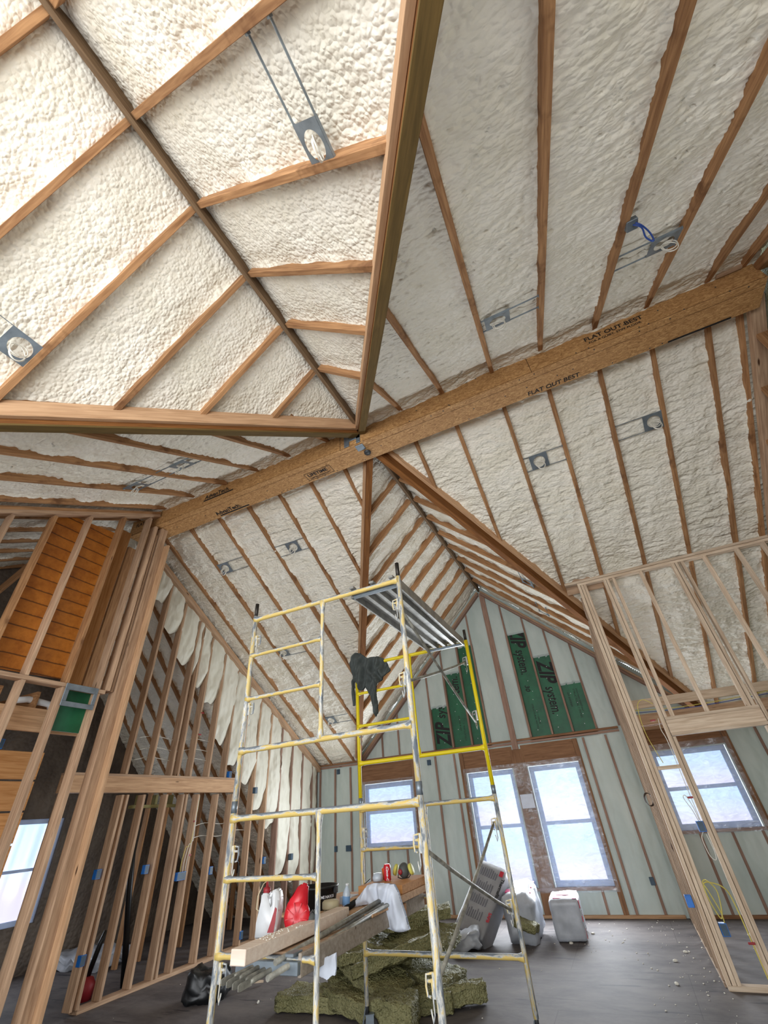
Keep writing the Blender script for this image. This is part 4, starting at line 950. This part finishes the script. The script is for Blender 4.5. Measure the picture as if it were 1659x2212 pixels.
def puffy(name, poly, y, T, mat, label, cat, seed=0, fold=.012, cell=.005, slant=0, dirx=(1, 0), edge=.03):
    """crumpled cloth: an outline in the XZ plane filled out with real folds and thickness"""
    P = np.array(poly); x0, z0 = P.min(0)-cell; x1, z1 = P.max(0)+cell
    gx = np.arange(x0, x1, cell); gz = np.arange(z0, z1, cell); X, Z = np.meshgrid(gx, gz)
    ins = np.zeros(X.shape, bool); D = np.full(X.shape, 9.)
    for i in range(len(P)):
        a, b = P[i], P[(i+1) % len(P)]
        with np.errstate(divide='ignore', invalid='ignore'):
            c = ((a[1] > Z) != (b[1] > Z)) & (X < (b[0]-a[0])*(Z-a[1])/(b[1]-a[1]+1e-12)+a[0])
        ins ^= c; d = b-a; t = np.clip(((X-a[0])*d[0]+(Z-a[1])*d[1])/(d@d), 0, 1); D = np.minimum(D, np.hypot(X-a[0]-t*d[0], Z-a[1]-t*d[1]))
    D = np.where(ins, D, 0); h = T*np.sqrt(np.clip(D/edge, 0, 1)); q = X*dirx[1]-Z*dirx[0] if False else X
    f = fold*(np.sin((q*38+Z*9+3*vnoise(X*9, Z*5, seed)*2))+.6*np.sin(q*70-Z*22+4*vnoise(X*12, Z*8, seed+1)))+fold*1.4*(vnoise(X*22, Z*14, seed+2)-.5)
    base = y+slant*(Z-z1)
    keep = ins[:-1, :-1] & ins[1:, :-1] & ins[:-1, 1:] & ins[1:, 1:]
    m1 = grid_mesh(X, base-h+f*np.clip(D/.012, 0, 1), Z, keep); m2 = grid_mesh(X, base+h*.6+f*np.clip(D/.012, 0, 1), Z, keep)
    bm = bmesh.new(); bm.from_mesh(m1); bm.from_mesh(m2); bmesh.ops.remove_doubles(bm, verts=bm.verts[:], dist=.0035)
    for _ in range(5): bmesh.ops.smooth_vert(bm, verts=bm.verts[:], factor=.5, use_axis_x=True, use_axis_y=True, use_axis_z=True)
    for fc in bm.faces: fc.smooth = True
    bmesh.ops.recalc_face_normals(bm, faces=bm.faces[:]); me = bpy.data.meshes.new(name); bm.to_mesh(me); bm.free()
    return tag(link(name, me, mat), label, cat)
puffy('white_cloth', [(-2.46, 1.01), (-2.38, 1.06), (-2.32, 1.11), (-2.26, 1.155), (-2.19, 1.17), (-2.09, 1.165), (-2.0, 1.155), (-1.965, 1.10), (-1.94, 1.0), (-1.91, .90), (-1.90, .865), (-1.97, .85), (-2.06, .855), (-2.12, .875), (-2.14, .92), (-2.17, .965), (-2.21, 1.0), (-2.28, 1.02), (-2.35, 1.01), (-2.42, .995)], 4.26, .05, 'white_cloth', 'white cloth draped over the deck edge below the respirator', 'cloth', 2, .017, slant=-.15)
puffy('white_cloth', [(-2.05, .93), (-1.985, .95), (-1.99, .86), (-2.0, .83), (-2.02, .835), (-2.035, .825), (-2.06, .81), (-2.09, .82), (-2.13, .83), (-2.12, .88), (-2.09, .92)], 3.3, .018, 'white_cloth', 'small white rag hanging under the deck over the mineral wool', 'cloth', 5, .005)
# dark shirt on the yellow frame
puffy('work_shirt', [(-2.86, 3.33), (-2.80, 3.42), (-2.76, 3.455), (-2.68, 3.44), (-2.61, 3.38), (-2.56, 3.345), (-2.48, 3.35), (-2.40, 3.335), (-2.33, 3.30), (-2.29, 3.23), (-2.245, 3.13), (-2.34, 3.06), (-2.45, 2.97), (-2.455, 2.85), (-2.435, 2.64), (-2.49, 2.60), (-2.52, 2.66), (-2.56, 2.86), (-2.62, 2.98), (-2.66, 2.94), (-2.715, 2.95), (-2.755, 3.06), (-2.765, 2.90), (-2.77, 2.775), (-2.815, 2.775), (-2.82, 2.95), (-2.81, 3.10), (-2.83, 3.22)], 5.075, .032, 'shirt_cloth', 'dark grey shirt hung over the top of the yellow scaffold frame', 'shirt', 9, .030)

# ------------------------------------------------------------------ crumpled solids: bags and wool batts
def crumple(name, dims, Mx, mat, seed, amp, label, cat, group=None, cuts=10, rnd_=.06, rough=0):
    bm = bmesh.new(); bmesh.ops.create_cube(bm, size=1); bmesh.ops.subdivide_edges(bm, edges=bm.edges[:], cuts=cuts, use_grid_fill=True)
    dx_, dy_, dz_ = dims; rr = min(dims)*rnd_*4
    for v in bm.verts:
        p = V((v.co.x*dx_, v.co.y*dy_, v.co.z*dz_)); q = V((max(-dx_/2+rr, min(dx_/2-rr, p.x)), max(-dy_/2+rr, min(dy_/2-rr, p.y)), max(-dz_/2+rr, min(dz_/2-rr, p.z))))
        d = p-q
        if d.length > 1e-6: p = q+d.normalized()*min(d.length, rr)
        n = noise.noise_vector(p*60+V((seed, 0, 0)))*rough+noise.noise_vector(p*6+V((seed*3.3, 0, 0)))*amp+noise.noise_vector(p*19+V((0, seed*2.1, 0)))*amp*.45
        v.co = p+n
    for f in bm.faces: f.smooth = True
    me = done(bm, True); o = link(name, me, mat); o.matrix_world = Mx; return tag(o, label, cat, group)
def axes(c, L, W_):
    L = V(L).normalized(); W_ = (V(W_)-L*V(W_).dot(L)).normalized(); N = L.cross(W_)
    return Matrix.Translation(V(c)) @ Matrix((L, W_, N)).transposed().to_4x4()
def bagprint(o, items, dz, dims):
    bpy.context.view_layer.update(); W = o.matrix_world
    for kind, a, b, c, d, mt in items:
        if kind == 'box':
            q = boxo('print', a, b, c, d, dz, dz+.003, mt, bev=0); q.matrix_world = W @ Matrix.Translation((a, c, dz)); adopt(q, o)
        else:
            X = W.to_3x3() @ V((0, 1, 0)); Yv = W.to_3x3() @ V((1, 0, 0)); p = W @ V((a, b, dz+.002))
            lettering('print', kind, c, mt, p, (W.to_3x3() @ V(d[0])), (W.to_3x3() @ V(d[1])), o, bold=.002)
b1 = crumple('insulation_bag', (1.02, .46, .34), axes((-2.46, 8.42, .40), (.36, .62, .62), (.80, -.25, -.30)), 'bag_grey', 1, .012, 'grey printed insulation bag leaning against the far wall below the window', 'bag', rnd_=.02)
its = []
rn = random.Random(8)
for i in range(4):
    for j in range(9): its.append(('box', .02+i*.0+j*.0-.34+i*.2, -.19+i*.2+.16+rn.uniform(-.02, .02)-.34+.17, -.18+j*.035, -.165+j*.035, 'grey_print'))
its += [('Thermafiber', .34, .20, .07, ((-1, 0, 0), (0, -1, 0)), 'black_print'), ('SAFB', -.16, .20, .06, ((-1, 0, 0), (0, -1, 0)), 'red_print'), ('box', .36, .44, .14, .2, 'red_print')]
b1n = V((b1.matrix_world.to_3x3() @ V((0, 0, 1)))); sgn = 1 if b1n.dot(V((0, 0, 1.65))-b1.matrix_world.translation) > 0 else -1
its2 = []
for it in its: its2.append(it)
if sgn > 0: bagprint(b1, [i if i[0] == 'box' else (i[0], i[1], -i[2], i[3], ((-1, 0, 0), (0, -1, 0)), i[5]) for i in its2], .178, None)
else: bagprint(b1, [i if i[0] == 'box' else (i[0], i[1], i[2], i[3], ((-1, 0, 0), (0, 1, 0)), i[5]) for i in its2], -.182, None)
crumple('plastic_wrap', (.42, .40, .20), axes((-2.66, 7.86, .12), (.9, .3, .15), (-.2, 1, 0)), 'bag_plastic', 4, .05, 'crumpled clear white plastic wrap under the leaning grey bag', 'plastic wrap')
b2 = crumple('insulation_bag', (.44, .78, .56), axes((-1.93, 8.62, .29), (1, 0, 0), (0, 1, .12)), 'bag_plastic', 6, .05, 'torn white insulation bag with pink print, middle of the three', 'bag')
bpy.context.view_layer.update()
for q in ((-.17, -.05, -.25, -.12, .283), (.05, .2, -.2, -.05, .26), (.12, .19, .0, .3, .27)):
    pz = boxo('print', 0, q[1]-q[0], 0, q[3]-q[2], 0, .012, 'magenta_print', bev=.002); pz.matrix_world = b2.matrix_world @ Matrix.Translation((q[0], q[2], q[4])); adopt(pz, b2)
crumple('wool_scrap', (.10, .30, .30), axes((-1.84, 8.22, .22), (.3, 0, .9), (0, 1, 0)), 'rockwool', 8, .03, 'tuft of yellow green wool poking out of the torn bag', 'insulation')
b3 = crumple('insulation_bag', (.42, .72, .45), axes((-1.33, 8.80, .228), (1, .08, 0), (0, 1, 0)), 'bag_plastic', 11, .014, 'upright white insulation bag with magenta edge, rightmost of the three', 'bag', rnd_=.025)
bpy.context.view_layer.update()
for q in ((-.14, .10, -.30, -.16, .222, 'magenta_print', 0), (.13, .19, -.34, .30, .222, 'magenta_print', 0), (-.1, .08, -.05, .0, .222, 'magenta_print', 0)):
    pz = boxo('print', 0, q[1]-q[0], 0, q[3]-q[2], 0, .006, q[5], bev=.001); pz.matrix_world = b3.matrix_world @ Matrix.Translation((q[0], q[2], q[4])); adopt(pz, b3)
for q in ((.205, -.34, .12, .05, .09), (.205, -.34, -.02, .045, .06), (.205, -.33, -.19, .05, .10)):
    pz = boxo('print', 0, .008, 0, q[3], 0, q[4], 'red_print', bev=.001); pz.matrix_world = b3.matrix_world @ Matrix.Translation((q[0], q[1], q[2])); adopt(pz, b3)
lettering('print', 'Thermafiber', .07, 'black_print', b3.matrix_world @ V((.2155, -.26, .13)), (0, 0, -1), (0, 1, 0), b3, bold=.001)
# pile of mineral wool batts
rn = random.Random(21)
batts = [((-3.55, 5.75, .07), (1.1, .45, .12), .1, 0, 0), ((-3.05, 5.62, .09), (.9, .42, .14), -.35, .05, 0), ((-2.62, 5.78, .08), (.85, .30, .14), .35, 0, 0), ((-3.35, 6.35, .12), (1.0, .5, .15), .6, 0, .1),
         ((-2.75, 6.3, .15), (1.0, .55, .16), -.2, .1, 0), ((-3.1, 5.9, .25), (.95, .45, .12), -.5, .25, .1), ((-2.85, 5.95, .36), (.95, .45, .11), .5, -.2, -.2), ((-3.25, 6.35, .36), (.9, .5, .12), .2, .15, .1),
         ((-2.70, 6.4, .40), (.8, .5, .13), -.1, 0, .2), ((-3.0, 6.55, .52), (.8, .42, .10), .9, .1, 0), ((-2.6, 5.35, .12), (.42, .36, .22), .2, .1, 0), ((-2.35, 5.85, .10), (1.0, .16, .14), .55, .0, 0), ((-3.45, 6.05, .30), (.7, .4, .1), -.8, -.2, 0), ((-2.75, 6.75, .58), (.6, .4, .1), .4, 0, 0)]
where = ['flat at the left front corner', 'flat at the front', 'slanting at the right front', 'in the left middle of the bottom layer', 'in the right middle of the bottom layer', 'tilted across the middle', 'curling over the top front', 'upper left slab', 'upper right slab', 'near the top back', 'short block at the front centre', 'long strip at the right edge', 'slab slipping down on the left', 'topmost slab']
for i, (c, dm, rz, ry, rx) in enumerate(batts):
    Mx = Matrix.Translation(c) @ Matrix.Rotation(rz, 4, 'Z') @ Matrix.Rotation(ry, 4, 'Y') @ Matrix.Rotation(rx, 4, 'X')
    crumple('wool_batt', dm, Mx, 'rockwool', i+30, .020, f'green mineral wool batt in the floor pile, {where[i]}', 'insulation batt', 'mineral wool batts piled on the floor', cuts=22, rnd_=.02, rough=.016)
crumple('trash_bag', (.46, .36, .26), Matrix.Translation((-5.22, 5.68, .13)) @ Matrix.Rotation(.5, 4, 'Z'), 'black_plastic', 51, .06, 'crumpled black bag on the floor at the left behind the scaffold', 'bag')
board('wood_stick', (-5.2, 5.75, .10), (-4.85, 6.25, .03), .03, .02, (0, 0, 1), 'pale_stud', 'short wooden stick lying against the crumpled black bag', 'stick')
crumple('plastic_wrap', (1.3, .7, .16), Matrix.Translation((-8.6, 6.6, .08)), 'bag_plastic', 55, .09, 'crumpled pale plastic on the floor of the left room', 'plastic wrap')
tl = empty('shop_tool', (-6.95, 5.35, 0), 'dark red and black tool leaning behind the left studs', 'tool'); lathe('body', [(0, 0), (.10, .0), (.11, .14), (.07, .20), (0, .22)], 'label_red', tl); tube('handle', [(0, 0, .2), (.03, .05, .5), (.06, .08, .62)], .03, 'black_plastic', tl)
tube('drain_pipe', [(-6.85, 5.85, .0), (-6.85, 5.62, 1.0), (-6.85, 5.45, 1.9)], .04, 'black_plastic', n=14, label='black vertical pipe behind the left studs', cat='pipe')
tube('flexible_hose', [(-6.75, 7.55, 0), (-6.74, 7.5, .6), (-6.74, 7.55, 1.05), (-6.73, 7.62, 1.15), (-6.73, 7.72, 1.1), (-6.74, 7.72, .95)], .012, 'black_plastic', label='thin black hose looped between the far left studs', cat='hose')
# floor crumbs of foam: far too many and too small to count
bm = bmesh.new(); rn = random.Random(2)
for k in range(300):
    if k < 150: x, y = rn.gauss(.05, .28), rn.uniform(4.6, 9.8)
    elif k < 190: x, y = rn.gauss(-1.1, .5), rn.uniform(7.6, 9.6)
    else: x, y = rn.uniform(-6.2, 2.4), rn.uniform(4.4, 9.8)
    s = rn.choice((.004, .006, .008, .012)) if k % 25 else .03
    m = Matrix.Translation((x, y, s*.3)) @ Matrix.Rotation(rn.uniform(0, 6), 4, 'Z') @ Matrix.Diagonal((s, s*rn.uniform(.4, 1), s*.5, 1))
    bmesh.ops.create_icosphere(bm, subdivisions=1, radius=1, matrix=m)
tag(link('foam_crumbs', done(bm), 'crumb_white'), 'scattered white foam crumbs on the dark floor', 'debris', kind='stuff')

# ------------------------------------------------------------------ recessed light mounting plates
def fixture(c, n, bar, lo, hi, label, coil=True, name='light_bracket'):
    """c on the rafter undersides, bars run along bar from lo to hi (metres from c)"""
    n = V(n).normalized(); bar = V(bar).normalized(); side = n.cross(bar)
    e = empty(name, c, label, 'light bracket', 'recessed light brackets'); R = Matrix((bar, side, n)).transposed().to_4x4(); e.matrix_world = Matrix.Translation(V(c)+n*.012) @ R
    bm = bmesh.new(); N_ = 32; a, r = .12, .078; outer = []; inner = []
    for k in range(N_):
        t = 2*PI*k/N_+PI/4; cx, sy = math.cos(t), math.sin(t); m = max(abs(cx), abs(sy))
        outer.append((a*cx/m, .105*sy/m)); inner.append((r*cx, r*sy))
    for z in (0, .002):
        vo = [bm.verts.new((*p, z)) for p in outer]; vi = [bm.verts.new((*p, z)) for p in inner]
        for k in range(N_): bm.faces.new((vo[k], vo[(k+1) % N_], vi[(k+1) % N_], vi[k]))
    for s in (-1, 1): box_bm(bm, -a, a, s*.105-.001, s*.105+.001, 0, .022)
    link('plate', done(bm), 'galvanised', e)
    for s in (-1, 1):
        bm = bmesh.new(); box_bm(bm, lo, hi, s*.105-.003, s*.105+.003, .004, .016)
        for q in (lo, hi): box_bm(bm, q-.012, q+.012, s*.105-.012, s*.105+.012, -.004, .02, .002)
        link('hanger_bar', done(bm), 'galvanised', e)
    if coil:
        g = R.inverted() @ V((0, 0, -1)); pts = []
        for k in range(72):
            t = k/71*5.2*PI; rr = .068+.010*math.sin(k*.35); pts.append(V((rr*math.cos(t)*.8, 0, 0))+V((0, -.03+.015*math.sin(t*.6), 0))+g*(.085+rr*math.sin(t)))
        tube('cable_coil', pts, .0045, 'white_wire', e, n=6)
nc = lambda sg: (sg*S, 0, 1)
pt = lambda x, y: (x, y, roof_z(x, y))
fixture(pt(-.48, .565), nc(1), (0, 1, 0), -.51, .11, 'light bracket on the slope right of the near ridge board')
fixture(pt(-3.16, .55), nc(-1), (0, 1, 0), -.50, .11, 'light bracket at the left picture edge, left of the near ridge board')
fixture(pt(.28, 2.58), nf, (1, 0, 0), -.16, .40, 'light bracket on the near right slope, closest to the hub')
fixture(pt(1.73, 2.56), nf, (1, 0, 0), -.39, .12, 'light bracket on the near right slope, closest to the right end wall')
fixture(pt(-3.82, 2.58), nf, (1, 0, 0), -.37, .25, 'light bracket on the near left slope, in the bay closer to the hub')
fixture(pt(-4.66, 2.6), nf, (1, 0, 0), -.14, .44, 'light bracket on the near left slope, against the lower rafter')
fixture(pt(-3.87, 5.0), nb, (1, 0, 0), -.33, .27, 'light bracket high on the far left slope, nearer the hub')
fixture(pt(-5.36, 4.97), nb, (1, 0, 0), -.12, .49, 'light bracket high on the far left slope, farther from the hub')
fixture(pt(.33, 4.96), nb, (1, 0, 0), -.20, .35, 'pale light bracket high on the far right slope, nearer the hub', name='light_bracket')
fixture(pt(1.79, 4.95), nb, (1, 0, 0), -.45, .11, 'light bracket high on the far right slope, nearer the end wall')
fixture(pt(-5.38, 6.85), nb, (1, 0, 0), -.10, .50, 'light bracket halfway down the far left slope behind the scaffold')
fixture(pt(-5.37, 8.68), nb, (1, 0, 0), -.10, .50, 'light bracket low on the far left slope')
fixture(pt(-.45, 7.25), nc(1), (0, 1, 0), -.38, .14, 'light bracket on the slope right of the far ridge board, nearer the hub', coil=False)
fixture(pt(-.40, 8.77), nc(1), (0, 1, 0), -.38, .12, 'light bracket on the slope right of the far ridge board, nearer the gable', coil=False)
# blue cable loop
bc = empty('junction_box', pt(1.36, 2.08), 'small metal box with a hanging blue cable loop on the near right slope', 'cable box'); boxo('box', -.04, .04, -.03, .05, -.02, .03, 'galvanised', bc)
tube('blue_cable', [(.02, 0, -.02), (.05, .02, -.05), (.06, .03, -.16), (.045, .03, -.27), (.03, .03, -.28), (.02, .03, -.2), (.04, .02, -.08), (.0, .0, -.03)], .006, 'blue_wire', bc)
tube('junction_knot', [pt(-3.6, 5.02), (-3.58, 5.0, 5.35)], .004, 'white_wire', label='loose white cable end beside the high left light bracket', cat='cable')

# ------------------------------------------------------------------ electrical boxes and cables
def ebox(x, y, z, axis, w, label, mat='blue_box', h=.10, group='electrical boxes'):
    e = empty('electrical_box', (x, y, z), label, 'electrical box', group); d = .06
    bm = bmesh.new()
    if axis == 'x': box_bm(bm, -d, .004, -w/2, w/2, -h/2, h/2, .003)
    else: box_bm(bm, -w/2, w/2, -.004, d, -h/2, h/2, .003)
    link('box', done(bm), mat, e); t = .006
    bm = bmesh.new()
    if axis == 'x': box_bm(bm, .003, .006, -w/2+t, w/2-t, -h/2+t, h/2-t)
    else: box_bm(bm, -w/2+t, w/2-t, -.006, -.003, -h/2+t, h/2-t)
    link('opening', done(bm), 'dark_blue_box', e); return e
ebox(-6.49, 6.20, 1.08, 'x', .17, 'triple blue electrical box on the far left wall with yellow cables above')
for y, z, l in ((5.54, 1.23, 'blue electrical box on the far left wall, nearest the door jamb at switch height'), (6.81, 1.08, 'blue electrical box right of the triple box on the left wall'), (4.80, 1.26, 'blue electrical box beside the left door jamb'), (4.88, .46, 'low blue electrical box near the left door jamb'),
                (6.98, 2.42, 'blue electrical box above the long header at its right end'), (8.16, 1.08, 'blue electrical box on the foamed part of left wall'), (7.70, .16, 'blue electrical box just above the floor on the left wall')):
    ebox(-6.49, y, z, 'x', .07, l)
ebox(-6.30, 3.0, 2.60, 'x', .08, 'small blue electrical box above the orange boards at the far left')
for y, z, l in ((7.66, 2.17, 'dark box high on the left wall foam'), (8.92, 1.06, 'dark box on the left wall foam near the corner')):
    ebox(-6.42, y, z, 'x', .07, l, 'dark_blue_box')
for x, z, w, l in ((-5.70, 1.08, .13, 'double dark box on the far wall left of small window'), (-6.02, 1.08, .07, 'single dark box next to the double one on the far wall'), (-6.51, 1.10, .07, 'dark box on the far wall near the left corner'), (-5.95, 2.50, .07, 'dark box under the top plate left of the small window'), (-3.66, 2.46, .08, 'dark box under the top plate between the windows'), (-.06, .44, .07, 'dark outlet box low on the far wall right of the double window')):
    ebox(x, YG-.012, z, 'y', w, l, 'dark_blue_box')
ebox(.645, PY+.01, 1.27, 'y', .07, 'bright blue box on the partition king stud')
ebox(.475, PY+.01, .43, 'y', .07, 'bright blue outlet box low on the partition corner post')
ebox(.285, 7.0, .63, 'x', .07, 'blue box seen edge on along the side partition')
def cable(pts, mat, label, r=.0045, cat='cable'): return tube('cable', pts, r, mat, n=6, label=label, cat=cat)
cable([(.50, PY+.02, .48), (.50, PY-.02, .58), (.46, PY-.03, .74), (.44, PY-.02, .80), (.48, PY-.03, .82), (.54, PY-.02, .74), (.52, PY-.02, .60), (.48, PY-.02, .52), (.44, PY-.02, .66), (.44, PY-.02, .78), (.50, PY-.01, .80), (.62, PY, .75), (.66, PY+.02, .6), (.68, PY+.03, .04)], 'yellow_wire', 'yellow cable looped above the low partition outlet box', .006)
cable([(.64, PY+.02, 1.32), (.62, PY-.02, 1.42), (.58, PY-.03, 1.54), (.61, PY-.03, 1.56), (.64, PY-.02, 1.45), (.65, PY, 1.33)], 'white_wire', 'white cable loop above the bright blue box on the king stud')
cable([(.64, PY+.02, 1.22), (.60, PY-.02, 1.16), (.61, PY-.03, 1.02), (.65, PY-.02, .98), (.67, PY-.02, 1.06), (.66, PY, 1.2)], 'white_wire', 'white cable loop below the bright blue box on the king stud')
cable([(.67, PY+.03, 2.55), (.58, PY+.05, 2.62), (.50, PY+.05, 2.58), (.465, PY+.04, 2.44), (.46, PY+.03, 2.2), (.52, PY+.02, 1.9)], 'yellow_wire', 'yellow cable arching near the top of the partition corner post')
cable([(.66, PY+.02, 2.38), (.64, PY, 2.25), (.66, PY, 2.1), (.66, PY+.01, 1.6), (.66, PY+.01, 1.3)], 'white_wire', 'white cable running down the partition king stud')
cable([(.40, 7.9, 2.64), (1.0, 7.9, 2.60), (1.7, 7.9, 2.61), (2.4, 7.9, 2.66)], 'yellow_wire', 'yellow cable strung along the pale ceiling ledger', .005)
cable([(.40, 7.88, 2.60), (1.3, 7.88, 2.57), (2.6, 7.88, 2.63)], 'blue_wire', 'blue cable strung below the yellow one along the ledger', .005)
bm = bmesh.new()
for k in range(3): tube_bm(bm, [(.06*math.cos(a+k), .012*k-.01, .075*math.sin(a+k)+.004*k) for a in [j*2*PI/20 for j in range(20)]], .004, 6, closed=True)
o = tag(link('wire_coil', done(bm), 'dark_wire'), 'coil of dark wire hanging on the side partition post', 'wire coil'); o.location = (.26, 8.07, 1.53); o.rotation_euler = (0, 0, .5)
rn = random.Random(14)
for k, (y, z, l) in enumerate(((5.0, 2.62, 'white cable sagging between left wall studs above the header, lowest'), (5.05, 2.76, 'white cable sagging between left wall studs above the header, middle'), (5.0, 2.92, 'white cable sagging between left wall studs above the header, top'), (6.35, 1.72, 'white cable crossing the left studs below the header, upper'), (6.3, 1.55, 'white cable crossing the left studs below the header, lower'))):
    cable([(-6.6, y, z-.05), (-6.62, y+.3, z), (-6.6, y+.7, z-.03), (-6.62, y+1.1, z+.03), (-6.6, y+1.5, z)], 'white_wire', l, .005)
for k in range(3):
    cable([(-6.47, 6.14+.05*k, 1.13), (-6.45, 6.12+.05*k, 1.25), (-6.44, 6.15+.05*k, 1.42+.03*k), (-6.46, 6.24+.03*k, 1.45+.04*k), (-6.47, 6.29, 1.7+.1*k), (-6.47, 6.30, 2.1)], 'yellow_wire' if k == 0 else 'white_wire', ['yellow cable rising from the triple box', 'white cable rising from the triple box, middle', 'white cable rising from the triple box, right'][k])
for x, y, z, l in ((.66, PY-.008, 1.54, 'on the king stud above the blue box'), (.67, PY-.008, .34, 'low on the king stud'), (.60, PY-.008, 2.36, 'beside the header end')):
    boxo('cable_clip', x-.04, x+.02, y-.012, y, z-.01, z+.01, 'red_clip', label=f'small red cable clip {l} in the partition', cat='clip')
for y, z, l in ((6.30, 1.75, 'below the header above the triple box'), (6.30, 1.32, 'just above the triple box'), (6.10, 3.0, 'high above the long header'), (6.08, 3.35, 'highest above the long header')):
    boxo('cable_clip', BX+.001, BX+.014, y-.03, y+.03, z-.01, z+.01, 'red_clip', label=f'small red cable clip on left wall studs, {l}', cat='clip')
tube('drain_fitting', [(-5.98, 2.78, 2.98), (-5.98, 2.95, 3.02), (-5.98, 3.2, 3.0), (-5.98, 3.25, 2.9)], .035, 'white_plastic', n=14, label='pale plastic drain fitting behind the left wall under the panel', cat='pipe fitting')
# crumbs on the pale timber
bm = bmesh.new(); rn = random.Random(4)
for k in range(40):
    m = Matrix.Translation((rn.uniform(-2.35, -2.24), rn.uniform(2.9, 3.3), 1.067)) @ Matrix.Diagonal((.006, .004, .003, 1)); bmesh.ops.create_icosphere(bm, subdivisions=1, radius=1, matrix=m)
tag(link('foam_crumbs', done(bm), 'crumb_white'), 'white foam crumbs sprinkled on the pale timber', 'debris', kind='stuff')
